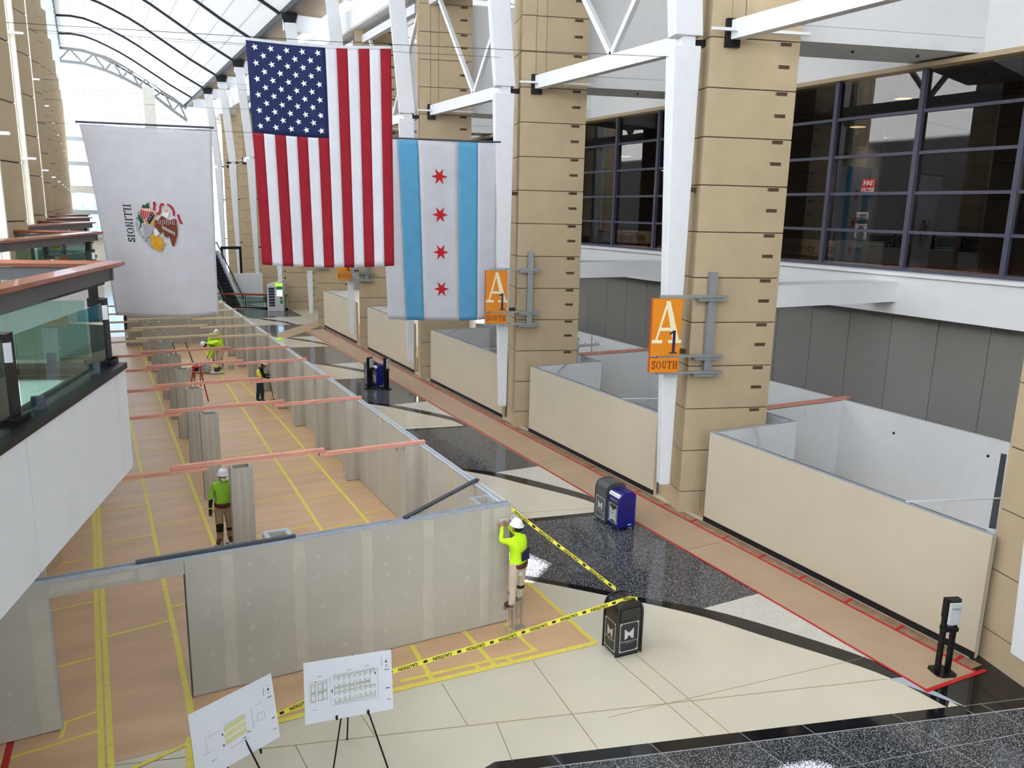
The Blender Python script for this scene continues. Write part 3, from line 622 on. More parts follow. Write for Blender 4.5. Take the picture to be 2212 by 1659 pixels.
# ------------------------------------------------------------------ beige booths
def make_booth():
    b = thing('booth', 'x', 'booth'); X0 = 14.07; y0, y1 = 7.8, 15.3; h = WH
    boxp('front_wall', 'beige_wall', b, X0, X0+.02, y0, y1, .14, h); boxp('front_wall_inner', 'booth_inside', b, X0+.1, X0+.12, y0, y1, .02, h)
    boxp('skirting', 'ink', b, X0-.012, X0+.02, y0, y1+.01, 0, .14); boxp('top_track', 'galv', b, X0+.01, X0+.11, y0, y1, h, h+.016)
    boxp('end_face', 'beige_wall', b, X0+.02, X0+.1, y0, y0+.02, 0, h); boxp('track_lip', 'ink', b, X0+.112, X0+.13, y0+.2, y1-.2, h-.02, h+.02)
    boxp('return_wall', 'booth_inside', b, X0+.12, 17.13, y1-.12, y1, .02, h); boxp('return_track', 'galv', b, X0+.12, 17.13, y1-.1, y1-.02, h, h+.016)
    boxp('jog_wall', 'booth_inside', b, 17.03, 17.13, y1, 16.5, .02, h); boxp('jog_track', 'galv', b, 17.04, 17.12, y1, 16.5, h, h+.016)
    boxp('divider_wall', 'booth_inside', b, 17.05, 20.5, 16.5, 16.62, .02, h); boxp('back_wall', 'booth_inside', b, 20.5, 20.62, 11.3, 20.9, .02, h); boxp('back_track', 'white_paint', b, 20.5, 20.62, 11.3, 20.9, h, h+.02)
    part('oblique_wall', 'booth_inside', b, lambda m: m.prism([(14.5,8.0),(19.5,10.78),(19.46,10.9),(14.44,8.1)], .02, h-.02)); part('oblique_track', 'galv_dark', b, lambda m: m.prism([(14.5,8.0),(19.5,10.78),(19.46,10.9),(14.44,8.1)], h-.02, h))
    part('corner_strap', 'galv', b, lambda m: m.bar((15.6,y1-.06,h+.03),(X0+.06,13.6,h+.03),.05,.02)); part('corner_strap', 'booth_inside', b, lambda m: m.bar((X0+.06,9.6,h+.03),(16.2,8.9,h+.02),.05,.02))
    boxp('socket_plate', 'white_paint', b, 18.9, 19.15, 16.48, 16.5, 2.12, 2.3); boxp('inner_floor', 'paper_path', b, 14.2, 20.5, 8.2, 16.45, .004, .012)
    for (y, z) in ((11.8, 2.0), (14.6, 1.9)): part('cable_hole', 'ink', b, lambda m: m.tube([(20.495,y,z),(20.505,y,z)], .04, 10))
    for (x, z) in ((15.2, 2.0),): part('cable_hole', 'ink', b, lambda m: m.tube([(x,y1-.125,z),(x,y1-.115,z)], .04, 10))
    for (x, z) in ((17.6, 1.3),): part('cable_hole', 'ink', b, lambda m: m.tube([(x,16.495,z),(x,16.505,z)], .04, 10))
    return b
b0 = make_booth()
bl = ['nearest beige walled booth behind the hand sanitizer stand', 'second beige booth, between the two near piers with orange signs', 'third beige booth from the camera, with white tube lights inside', 'fourth beige booth from the camera, glowing warm inside', 'farthest beige booth of the row, before the far brown piers']
for k in range(5):
    o = b0 if k == 0 else copy_tree(b0)
    o['label'] = bl[k]; o['group'] = 'beige booths along the right aisle'; o.location.y = 9.7*k
for k, (xa, xb) in enumerate([(16.7, 20.85), (17.0, 20.7)]):
    o = thing('lumber_board', ['pink lumber board lying on the nearest beige booth', 'pink lumber board lying on the second beige booth'][k], 'lumber', (xa, 16.56+9.7*k, WH+.023), group='lumber on the beige booths'); boxp('board', 'lumber_pink', o, 0, xb-xa, -.06, .06, 0, .09)
for k, (x, y, L_, em) in enumerate([(16.4, 30.6, 1.6, 0), (17.6, 32.6, 1.6, 0), (18.3, 29.0, 1.5, 0), (16.0, 41.5, 2.0, 1), (18.2, 39.6, 2.0, 1), (16.2, 51.0, 2.4, 1), (18.4, 49.6, 2.2, 1)]):
    o = thing('tube_light', '%s fluorescent tube light in the %s beige booth' % (['left unlit','middle unlit','right unlit','left glowing','right glowing','left glowing','right glowing'][k], ['third','third','third','fourth','fourth','fifth','fifth'][k]), 'light', (x, y, 2.3 if not em else 2.62), group='booth tube lights')
    boxp('housing', 'white_paint', o, 0, L_, -.06, .06, .02, .1); boxp('tube', 'lamp_warm' if em else 'white_paint', o, .03, L_-.03, -.04, .04, -.02, .03)
    for xx in (.2, L_-.2): boxp('hanger', 'galv', o, xx-.01, xx+.01, -.01, .01, *((.1, .2) if not em else (-2.6, .02)))
    if em:
        ld = bpy.data.lights.new('tube_glow', 'AREA'); ld.shape = 'RECTANGLE'; ld.size = L_; ld.size_y = .1; ld.energy = 70; ld.color = (1,.88,.66); lo = link('tube_glow', ld, o); lo.location = (L_/2, 0, -.04)
# ------------------------------------------------------------------ balcony with glass railings (saw-tooth plan)
bal = struct(link('floor_balcony', None))
T0 = Vector((.22, 8.86, 0))
for k in range(-1, 10):
    t = T0+Vector((0, 9.7*k, 0)); a = t-YP*9.3; q = t-XP*2.6; p = [t, a, a-XP*4, q-XP*3]
    MB().prism([tuple(t[:2]), tuple(a[:2]), tuple((a-XP*7)[:2]), tuple((t-XP*7)[:2])], 5.4, 6.3).build('slab', 'white_paint', bal)
    # fascia panels on the aisle side and the return side
    for j in range(4):
        s0, s1 = [0, .33, 2.55, 4.8, 7.05][j]+.006, [0, .33, 2.55, 4.8, 7.05][j+1]-.006
        A = t-YP*s0; B = t-YP*s1
        MB().prism([tuple((A+XP*.03)[:2]), tuple((B+XP*.03)[:2]), tuple((B-XP*.02)[:2]), tuple((A-XP*.02)[:2])], 5.32, 6.36).build('fascia_panel', 'white_paint', bal)
    for j in range(2):
        A = t-XP*(2.2*j+.006); B = t-XP*(2.2*(j+1)-.006)
        MB().prism([tuple((A+YP*.03)[:2]), tuple((B+YP*.03)[:2]), tuple((B-YP*.02)[:2]), tuple((A-YP*.02)[:2])], 5.32, 6.36).build('fascia_panel', 'white_paint', bal)
    c = t+XP*.04+YP*.04
    MB().prism([tuple(c[:2]), tuple((c-YP*9.3)[:2]), tuple((c-YP*9.3-XP*.3)[:2]), tuple((c-XP*.3-YP*.3)[:2]), tuple((c-XP*6-YP*.3)[:2]), tuple((c-XP*6)[:2])], 6.36, 6.42).build('curb', 'black_metal', bal)
    if k > 4: continue
    rl = thing('glass_railing', ['near glass railing with curved wood handrail behind the camera', 'nearest glass railing tip with wood handrail at the left frame edge', 'second glass railing tip with wood handrail beyond the nearest one', 'third glass railing tip beside the white flag', 'fourth glass railing tip far along the balcony', 'farthest glass railing tip along the balcony'][k+1], 'railing', group='balcony railings')
    rz = 7.41
    tip = t-XP*.03+YP*.1
    for nm, d, s_, L_ in (('handrail', -YP, XP, 9.2), ('handrail', -XP, YP, 6.5)):
        prof_ = [(-.12,.005),(-.1,-.03),(.04,-.035),(.09,-.01),(.08,.02),(-.05,.035)]
        A = tip+Vector((0,0,rz)); Bp = A+d*L_
        n = len(prof_); V = []
        for kk, PP in enumerate((A, Bp)): V += [PP+s_*x+Vector((0,0,z))-(d*0) + (d*(-(x)) if kk == 0 else Vector()) for x, z in prof_]
        MB().add(V, [tuple(range(n)), tuple(range(2*n-1,n-1,-1))]+[(i,n+i,n+(i+1)%n,(i+1)%n) for i in range(n)]).build(nm, 'wood_rail', rl)
        e0 = tip-s_*.04; part('under_rail', 'rail_grey', rl, lambda b: b.bar(e0+Vector((0,0,rz-.1)), e0+d*L_+Vector((0,0,rz-.1)), .05, .12))
        npost = 4 if L_ > 8 else 3
        for j in range(npost):
            c = tip-s_*.1+d*(.16+2.28*j); part('post', 'black_metal', rl, lambda b: (b.bar(c+Vector((0,0,6.42)), c+Vector((0,0,7.08)), .14, .09, up=s_), b.bar(c-s_*.06+Vector((0,0,7.0)), c-s_*.06+Vector((0,0,rz-.15)), .07, .07, up=s_), b.bar(c-d*.14+Vector((0,0,6.44)), c+d*.14+Vector((0,0,6.44)), .16, .06)))
            c2 = c+d*.12; c3 = c+d*2.16
            if j < npost-1 or True:
                MB().hexa([c2+s_*.03+Vector((0,0,6.46)), c3+s_*.03+Vector((0,0,6.46)), c3+s_*.04+Vector((0,0,6.46)), c2+s_*.04+Vector((0,0,6.46))], [c2+s_*.03+Vector((0,0,7.05)), c3+s_*.03+Vector((0,0,7.05)), c3+s_*.04+Vector((0,0,7.05)), c2+s_*.04+Vector((0,0,7.05))]).build('glass_pane', 'glass_rail', rl)
                for e in (.35, 1.75): part('clamp', 'galv_dark', rl, lambda b: b.bar(c2+d*e+s_*.035+Vector((0,0,6.42)), c2+d*e+s_*.035+Vector((0,0,6.52)), .09, .07))
                part('clip', 'silver', rl, lambda b: b.bar(c+d*.06+s_*.05+Vector((0,0,6.88)), c+d*.06+s_*.05+Vector((0,0,7.02)), .05, .05))
# ------------------------------------------------------------------ flags
def wave(u, v, A=.05, ph=0):   # cloth displacement toward the viewer
    return A*(math.sin(u*7.1+ph+v*1.1)*.5+math.sin(u*15.3+ph*2-v*.8)*.3)*(.25+.75*v)+.02*math.sin(v*5+u*3+ph)
class Flag:
    def __init__(s, name, label, O, W, H, ph=0, A=.05, pinch=(0,0), sag=.0):
        s.t = thing(name, label, 'flag', O, PHI); s.W = W; s.H = H; s.ph = ph; s.A = A; s.pinch = pinch; s.sag = sag
    def pt(s, u, v, off=0):      # u 0..1 left to right, v 0..1 top to bottom, local x right, y away, z up
        x = u*s.W + v**.8*(s.pinch[0]*(1-u)-s.pinch[1]*u)
        return (x, -wave(u, v, s.A, s.ph)-off, -v*s.H-s.sag*math.sin(PI*u)*(1-v)-.02*s.H*math.sin(PI*u)*v*.6)
    def patch(s, name, mt, u0, u1, v0, v1, off=0, nu=6, nv=30):
        V = [s.pt(u0+(u1-u0)*i/nu, v0+(v1-v0)*j/nv, off) for j in range(nv+1) for i in range(nu+1)]
        V += [(x, y+.012, z) for x, y, z in V]; n1 = nu+1; N = n1*(nv+1)
        fs = [(j*n1+i, (j+1)*n1+i, (j+1)*n1+i+1, j*n1+i+1) for j in range(nv) for i in range(nu)]
        fs += [tuple(N+q for q in f[::-1]) for f in fs]
        edge = [i for i in range(n1)]+[j*n1+nu for j in range(1, nv+1)]+[nv*n1+i for i in range(nu-1,-1,-1)]+[j*n1 for j in range(nv-1,0,-1)]
        fs += [(edge[i], edge[(i+1)%len(edge)], N+edge[(i+1)%len(edge)], N+edge[i]) for i in range(len(edge))]
        return MB().add(V, fs).build(name, mt, s.t, smooth=True)
    def poly(s, name, mt, P, off=.012):      # P: (u,v) polygon, fan from its first point
        V = [s.pt(u, v, off) for u, v in P]
        b = MB(); n = len(V); b.add(V+[(x, y+.01, z) for x, y, z in V], [tuple(range(n)), tuple(range(2*n-1,n-1,-1))]+[(i,n+i,n+(i+1)%n,(i+1)%n) for i in range(n)])
        return b.build(name, mt, s.t)
def starpts(n, R, r, a0=PI/2): return [((R if i % 2 == 0 else r)*math.cos(a0+i*PI/n), (R if i % 2 == 0 else r)*math.sin(a0+i*PI/n)) for i in range(2*n)]
us = Flag('national_flag', 'large red and white striped flag with white stars on navy, hanging vertically', G(-2.31, 19.41, 11.62), 3.16, 4.93, .3, .09, (.14,-.02), .06)
cu, cv = 7/13, .405
for i in range(13):
    red = i % 2 == 0; us.patch('stripe', 'cloth_red' if red else 'cloth_white', i/13, (i+1)/13, cv if i < 7 else 0, 1, nu=4, nv=36)
us.patch('canton', 'cloth_navy', 0, cu, 0, cv, nu=16, nv=16)
for r in range(11):
    n = 5 if r % 2 == 0 else 4
    for c in range(n):
        u = cu*((c+.55 if n == 5 else c+1.05)/5.05); v = .028+cv*.915*(r+.25)/11
        # the stars lie on their side because the flag hangs vertically
        us.poly('star', 'sign_white', [(u+x/us.W, v-y/us.H) for x, y in starpts(5, .074, .03, PI/2+.3)], .014)
part('sleeve', 'cloth_white', us.t, lambda b: b.add([us.pt(i/20, .0, .02) for i in range(21)]+[us.pt(i/20, .012, .02) for i in range(21)]+[us.pt(i/20, .0, -.03) for i in range(21)], [(i,i+21,i+22,i+1) for i in range(20)]+[(i+1,i+43,i+42,i) for i in range(20)]))
ch = Flag('city_flag', 'white flag with two sky blue bands and four red six pointed stars', G(.74, 28.7, 10.36), 4.2, 6.2, 1.1, .1, (.32,.03), .0)
for (a, b_, mt) in ((0,1/6,'cloth_white'),(1/6,2/6,'cloth_blue'),(2/6,4/6,'cloth_white'),(4/6,5/6,'cloth_blue'),(5/6,1,'cloth_white')): ch.patch('band', mt, a, b_, 0, 1, nu=8, nv=36)
for i in range(4): ch.poly('star', 'star_red', [(.502+x/ch.W, .19+.209*i-y/ch.H) for x, y in starpts(6, .3, .115, PI/2+PI/6)], .016)
part('pole', 'galv_dark', ch.t, lambda b: b.tube([(-.05,0,.04),(4.3,0,.04)], .03, 8))
il = Flag('state_flag', 'plain white flag with a brown eagle emblem and the word Illinois', G(-8.64, 28.7, 10.47), 4.02, 6.15, 2.2, .13, (.62,.12), .05)
il.patch('cloth', 'cloth_white', 0, 1, 0, 1, nu=40, nv=40)
part('pole', 'galv_dark', il.t, lambda b: b.tube([(-.1,0,.06),(4.1,0,.04)], .035, 8))
def E(P): # emblem trace: 0..1659 box of the emblem detail to flag (u,v)
    return [(.306+(x-150)*.000324, .338+y*.000208) for x, y in P]
EM = [('leaf','e_green',[(355,350),(405,270),(470,290),(510,225),(540,260),(595,240),(560,300),(585,345),(520,365),(430,360)]),
 ('leaf','e_green',[(240,640),(250,525),(300,560),(340,620),(375,725),(300,750),(290,850),(255,855),(275,750)]),
 ('shield_rim','e_gold',[(310,440),(340,375),(480,355),(620,400),(725,520),(690,600),(610,650),(530,790),(420,730),(340,620)]),
 ('shield_field','e_pink',[(325,430),(350,385),(480,370),(620,425),(440,690),(345,600)]),
 ('shield_chief','navy',[(630,455),(690,530),(640,610),(530,765),(435,690)]),
 ('ribbon','e_red',[(680,195),(740,190),(750,260),(725,330),(700,430),(655,395),(680,290)]),
 ('ribbon','e_red',[(720,460),(790,470),(830,400),(840,300),(890,225),(960,220),(980,280),(905,285),(880,360),(870,450),(820,520),(750,515)]),
 ('ribbon','e_red',[(1055,230),(1130,250),(1220,330),(1250,440),(1245,545),(1185,535),(1190,440),(1150,340),(1060,275)]),
 ('ribbon','e_red',[(1300,515),(1360,495),(1385,620),(1440,740),(1375,755),(1330,640)]),
 ('eagle_body','e_brown',[(660,660),(780,650),(880,540),(990,600),(1010,640),(1120,640),(1230,615),(1285,650),(1270,760),(1285,880),(1270,1020),(1210,1180),(1150,1325),(1100,1310),(1075,1200),(1045,1060),(960,1090),(890,1040),(900,940),(790,995),(720,880),(650,820),(690,740)]),
 ('eagle_head','sign_white',[(905,520),(990,450),(1060,390),(1100,440),(1070,540),(1020,600)]),
 ('beak','e_gold',[(985,400),(1060,385),(1070,440),(1000,460)]),
 ('tail','sign_white',[(620,900),(690,860),(780,1000),(650,1080)]),
 ('stone_tablet','e_grey',[(350,760),(450,740),(600,830),(600,930),(500,1080),(380,1110),(345,950)]),
 ('sun','e_gold',[(515,1060),(590,1010),(680,1070),(850,1080),(810,1150),(920,1240),(820,1290),(870,1360),(800,1370),(760,1450),(600,1400),(520,1330)]),
 ('olive','e_gold',[(530,770),(600,690),(660,640),(660,720),(610,800)]),
 ('grass','e_grey',[(420,1150),(500,1120),(520,1340),(420,1290)])]
for i_, (nm, mt, P) in enumerate(EM): il.poly(nm, mt, E(P), .014+.004*i_)
for i in range(5):
    x, y = 372+56*i, 398+10*i; L_ = [170,215,215,190,120][i]; il.poly('shield_stripe', 'e_red', E([(x-14,y),(x+12,y+4),(x+12-L_*.42+L_*0,y+4+L_*.0)] if False else [(x-12,y),(x+14,y+2),(x+14-L_*.55+60-8*i,y+L_),(x-12-L_*.55+60-8*i,y+L_-6)]), .09)
for i in range(9): il.poly('feather', 'sign_white', E([(870+40*i,790+20*i),(885+40*i,785+20*i),(905+38*i,885+18*i),(890+38*i,890+18*i)]), .09)
for r in range(3):
    for c in range(9): il.poly('feather', 'sign_white', E([(770+55*c-(120 if c > 8 else 0),640+42*r+12*(c % 3)),(792+55*c,640+42*r+12*(c % 3)),(792+55*c,660+42*r+12*(c % 3)),(770+55*c,660+42*r+12*(c % 3))]), .09)
for i in range(4): il.poly('shield_star', 'sign_white', E([(475+50*i,680-58*i),(500+50*i,680-58*i),(500+50*i,705-58*i),(475+50*i,705-58*i)]), .09)
gb = MB(); rr = random.Random(3)
for i in range(150):
    a = rr.uniform(110, 235); R = rr.uniform(560, 650)-max(0, (a-190))*1.2; x = 790+R*math.cos(math.radians(a)); y = 800-R*math.sin(math.radians(a))*1.0
    P = [il.pt(u, v, .013) for u, v in E([(x,y),(x+22,y),(x+22,y+9),(x,y+9)])]; gb.add(P, [(0,3,2,1)])
tag(gb.build('grass_dashes', 'e_green', il.t), kind='stuff')
def il_text(b):     # ILLINOIS, reading downward
    x = 0
    for c_ in 'ILLINOIS':
        wd, polys = SERIF[c_]
        for p in polys:
            Q = [(.252+.062*(q[1]-.5), .397+(x+q[0])*.0362) for q in fatp(p, .03)]
            V = [il.pt(u, v, .015) for u, v in Q]; n = len(V); b.add(V+[(X_, Y_+.01, Z_) for X_, Y_, Z_ in V], [tuple(range(n)), tuple(range(2*n-1,n-1,-1))])
        x += wd+.16
part('lettering', 'ink', il.t, il_text)
# hanging wires
for i, (p, q, lab) in enumerate([(G(-8.0,19.40,11.63), G(7.5,19.40,11.75), 'thin wire carrying the large striped flag'), (G(-12,28.7,10.5), G(5.1,28.7,10.4), 'thin wire carrying the white flag and the blue banded flag'), (G(-12,28.6,13.2), G(5.0,28.7,13.2), 'thin upper wire above the white flag'), (G(-14,38,13.0), G(2.4,38.2,13.0), 'third thin wire across the hall'), (G(-14,38,12.2), G(2.4,38.2,12.2), 'fourth thin wire across the hall'), (G(-17,47.5,14.5), G(.1,47.5,14.5), 'fifth thin wire far across the hall'), (G(-17,47.5,16.5), G(.1,47.5,16.5), 'sixth thin wire far across the hall')]):
    tag(part('wire', 'black_metal', None, lambda b: b.tube([p, (Vector(p)+Vector(q))/2-Vector((0,0,.05)), q], .006, 5)), lab, 'wire')
# ------------------------------------------------------------------ orange A1 SOUTH signs on the piers
def make_sign():
    t = thing('hanging_sign', 'x', 'sign')
    for (z0, z1, nm) in ((4.46, 5.93, 'letter_panel'), (4.02, 4.40, 'word_panel')):
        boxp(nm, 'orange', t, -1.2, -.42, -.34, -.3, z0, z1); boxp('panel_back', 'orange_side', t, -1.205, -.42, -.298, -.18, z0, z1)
    o = (-.81, -.341, 5.2); ex_, ey_ = (1,0,0), (0,0,1)
    part('letter', 'cream_letter', t, lambda b: serif(b, 'A', 1.06, 0, .13, o, ex_, ey_, .008, wf=.7, fat=.02)); part('numeral', 'navy', t, lambda b: serif(b, '1', .6, .2, -.38, (o[0],o[1]-.009,o[2]), ex_, ey_, .008))
    part('word', 'maroon', t, lambda b: serif(b, 'SOUTH', .2, 0, 0, (-.81,-.341,4.22), ex_, ey_, .008, .14, .84, .018))
    boxp('upright', 'bracket', t, .36, .56, -.2, -.06, 3.95, 6.6)
    for z in (5.98, 4.43, 3.99):
        boxp('arm', 'bracket', t, -1.0, .85, -.3, -.2, z-.03, z+.03); boxp('clamp_plate', 'bracket', t, .05, .76, -.26, -.02, z-.12, z-.04)
    return t
s0 = make_sign()
for i, k in enumerate((0, 1, 2, 3, 4)):
    o = s0 if i == 0 else copy_tree(s0)
    o['label'] = ['nearest orange sign reading A1 SOUTH, above the second beige booth', 'orange A1 SOUTH sign half hidden behind the blue banded flag', 'orange SOUTH sign showing below the striped flag', 'fourth orange sign of the right row, hidden behind the striped flag', 'farthest orange sign of the right row'][i]
    o['group'] = 'orange pier signs'; o.location = (13.85, 16.08+9.7*k, 0); o.rotation_euler = (0, 0, PHI)
# ------------------------------------------------------------------ bins
def frame_logo(t, mt_panel, o, ex_, ey_, w_, h_, name=True, logo='m'):
    def rect(b):
        for (x0, y0, x1, y1) in ((0,0,w_,.012),(0,h_-.012,w_,h_),(0,0,.012,h_),(w_-.012,0,w_,h_)): b.plate(R_(x0,y0,x1,y1), o, ex_, ey_, .004)
        for (x0, y0) in ((0,0),(w_-.035,0),(0,h_-.035),(w_-.035,h_-.035)): b.plate(R_(x0,y0,x0+.035,y0+.035), o, ex_, ey_, .005)
    part('frame_line', 'silver', t, rect)
    s = w_/.36; cx = w_/2; cy = h_*.6
    M_ = [(-.085,-.09),(-.055,-.1),(-.04,-.09),(-.04,.0),(0,-.03),(.04,.0),(.04,-.09),(.06,-.1),(.085,-.09),(.085,.07),(.09,.1),(.0,.03),(-.09,.09)]
    def emb(b):
        for P in ([(-.085,-.09),(-.03,-.07),(-.03,.045),(-.09,.1)], [(.085,-.09),(.03,-.07),(.03,.045),(.09,.1)], [(-.03,-.03),(.03,-.03),(.03,.05),(0,.025),(-.03,.05)]): b.plate([(cx+p[0]*s, cy+p[1]*s) for p in P], o, ex_, ey_, .005)
    part('emblem', 'silver', t, emb)
    if name:
        O = Vector(o)+Vector(ex_)*cx+Vector(ey_)*(cy-.13*s); nr = Vector(ex_).cross(Vector(ey_))*.004
        put_text('lettering', 'McCORMICK PLACE', .036*s, 'silver', O+nr, ex_, ey_, t, .001); put_text('lettering', 'C H I C A G O', .02*s, 'silver', O-Vector(ey_)*.035*s+nr, ex_, ey_, t, .001)
def dome_bin(label, loc, rz, mt='dark_grey', W=.54, D=.48, H=1.08, group=None):
    t = thing('litter_bin', label, 'bin', loc, rz, group)
    hs = .74; arch = [(W/2+math.cos(a)*(W/2), hs+math.sin(a)*(H-hs)) for a in [PI*i/12 for i in range(13)]]
    arch = [(W/2+(W/2)*math.copysign(abs(math.cos(a))**.6, math.cos(a)), hs+(H-hs)*abs(math.sin(a))**.6) for a in [PI*i/16 for i in range(17)]]
    pr_ = [(0,.05),(W,.05)]+arch
    def body(b):
        n = len(pr_); b.add([(x,0.02,z) for x, z in pr_]+[(x,D-.02,z) for x, z in pr_], [tuple(range(n)), tuple(range(2*n-1,n-1,-1))]+[(i,n+i,n+(i+1)%n,(i+1)%n) for i in range(n)])
    part('body', mt, t, body, bevel=.006)
    for y in (0, D-.03):
        def rim(b):
            P = [(0,.03)]+[(x,z) for x, z in arch[::-1]]+[(W,.03)]
            for i in range(len(P)-1): b.bar((P[i][0],y+.015,P[i][1]),(P[i+1][0],y+.015,P[i+1][1]),.035,.03,up=(0,1,0))
        part('rim', mt, t, rim)
    boxp('flap', mt, t, .06, W-.06, .0, .02, .74, .96, bevel=.01); boxp('slot', 'ink', t, .03, W-.03, .012, .02, .722, .735); boxp('plinth', 'ink', t, .04, W-.04, .04, D-.04, 0, .05)
    frame_logo(t, mt, (.07,.018,.1), (1,0,0), (0,0,1), W-.14, .58); frame_logo(t, mt, (-.002,D-.06,.1), (0,-1,0), (0,0,1), D-.12, .58)
    return t
dome_bin('black domed litter bin on the cream floor, wrapped with caution tape', (8.0, 10.72, 0), -.06)
dome_bin('grey domed litter bin standing beside the blue recycling bin near the walkway', (11.5, 16.2, 0), -.05, 'grey_bin', .6, .55, 1.1)
def recycle_bin(label, loc, rz):
    t = thing('recycling_bin', label, 'bin', loc, rz); W, D, H = .52, .5, 1.02
    P = [(0,.08),(0,.86),(.09,1.0),(.41,1.02),(D,.93),(D,.08)]
    def body(b):
        n = len(P); b.add([(0,y,z) for y, z in P]+[(W,y,z) for y, z in P], [tuple(range(n)), tuple(range(2*n-1,n-1,-1))]+[(i,n+i,n+(i+1)%n,(i+1)%n) for i in range(n)])
    # this bin's poster face looks along -x: build with the slanted side to -x
    def body2(b):
        Q = [(0,.08),(0,.86),(.1,1.0),(.42,1.02),(W,.92),(W,.08)]; n = len(Q)
        b.add([(x,0,z) for x, z in Q]+[(x,D,z) for x, z in Q], [tuple(range(n-1,-1,-1)), tuple(range(n,2*n))]+[(i,(i+1)%n,n+(i+1)%n,n+i) for i in range(n)])
    part('body', 'blue_bin', t, body2, bevel=.008)
    for (x, y) in ((.01,.01),(W-.05,.01),(.01,D-.05),(W-.05,D-.05)): boxp('leg', 'blue_bin', t, x, x+.04, y, y+.04, 0, .09)
    boxp('symbol_plate', 'sign_white', t, .002, .075, .03, D-.03, .93, .945).rotation_euler = (0,0,0)
    part('symbol_strip', 'sign_white', t, lambda b: b.plate([(0.02,0),(D-.02,0),(D-.02,.1),(.02,.1)], (.0,D,.885), (0,-1,0), (.58,0,.81), .004))
    for i in range(5): part('symbol', 'ink', t, lambda b: b.plate(R_(.06+.08*i,.03,.09+.08*i,.065), (-.003,D,.885), (0,-1,0), (.58,0,.81), .006))
    for (x, y) in ((.2,.34),(.3,.3)): part('hole', 'ink', t, lambda b: b.lathe([(.055,1.0),(.055,1.016+.0)], (x,y,.0), 12))
    for y in (.1,.19): boxp('slot', 'ink', t, .2, .23, y-.05, y+.03, 1.0, 1.017)
    part('poster', 'dark_grey', t, lambda b: b.plate(R_(0,0,.4,.62), (-.001,D-.05,.14), (0,-1,0), (0,0,1), .004)); frame_logo(t, 'x', (-.006,D-.06,.17), (0,-1,0), (0,0,1), .38, .5, False)
    part('poster_emblem', 'silver', t, lambda b: [b.plate([(p[0]+.0, p[1]) for p in Q], (-.007,D-.06,.2), (0,-1,0), (0,0,1), .004) for Q in ([(.04,.0),(.04,.4),(.19,.2),(.19,.06)], [(.34,.0),(.34,.4),(.19,.2),(.19,.06)])])
    put_text('lettering', 'McCORMICK PLACE', .036, 'silver', (-.006,D/2,.79), (0,-1,0), (0,0,1), t, .001)
    part('recycle_mark', 'navy', t, lambda b: [b.plate(q, (W/2,-.001,.62), (1,0,0), (0,0,1), .004) for k_ in range(3) for q in ring(0,0,.12,.075,20+120*k_,110+120*k_,6)]); boxp('tag', 'sign_white', t, .3, .4, -.004, 0, .13, .155)
    return t
recycle_bin('royal blue recycling bin with white symbol strip beside the grey bin', (11.53, 15.66, 0), -.02)
dome_bin('distant grey domed litter bin between two slim black stands', (11.0, 34.9, 0), -.05, 'grey_bin', .56, .5, 1.08); recycle_bin('distant royal blue recycling bin between two slim black stands', (11.25, 34.3, 0), -.02)
dome_bin('small far black litter bin with white emblem left of the enclosure', (1.75, 56.2, 0), 0, 'dark_grey', .8, .6, 1.15)
def stand(label, loc, rz):
    t = thing('sanitizer_stand', label, 'sanitizer', loc, rz)
    part('base', 'black_metal', t, lambda b: b.prism([(-.2,-.13),(-.13,-.2),(.13,-.2),(.2,-.13),(.2,.13),(.13,.2),(-.13,.2),(-.2,.13)], 0, .025), bevel=.006)
    for s in (-1, 1): boxp('leg', 'black_metal', t, .1*s-.03, .1*s+.03, -.05, .05, .02, 1.4, bevel=.005)
    part('head', 'black_metal', t, lambda b: b.prism([(-.14,.06),(-.14,-.05),(-.1,-.1),(.1,-.1),(.14,-.05),(.14,.06)], 1.08, 1.46), bevel=.006)
    boxp('tray', 'black_metal', t, -.14, .14, -.09, .06, .84, .92, bevel=.01); part('drip_dish', 'dark_grey', t, lambda b: b.lathe([(.05,.92),(.07,.925),(.06,.93)], (0,-.03,0), 12))
    part('dispenser', 'silver', t, lambda b: b.prism([(-.115,-.08),(-.1,-.13),(.1,-.13),(.115,-.08)], 1.0, 1.42), bevel=.01)
    put_text('brand_mark', 'PURELL', .05, 'navy', (0,-.131,1.31), (1,0,0), (0,0,1), t, .001)
    part('nozzle', 'sign_white', t, lambda b: b.lathe([(.02,.97),(.025,1.0)], (0,-.08,0), 8))
    return t
stand('black hand sanitizer stand on the tan paper by the nearest booth', (13.12, 7.78, 0), -.35)
stand('slim black sanitizer stand left of the distant blue bin', (10.9, 34.2, 0), .6); stand('slim black sanitizer stand in front of the distant blue bin', (11.55, 33.8, 0), .6)
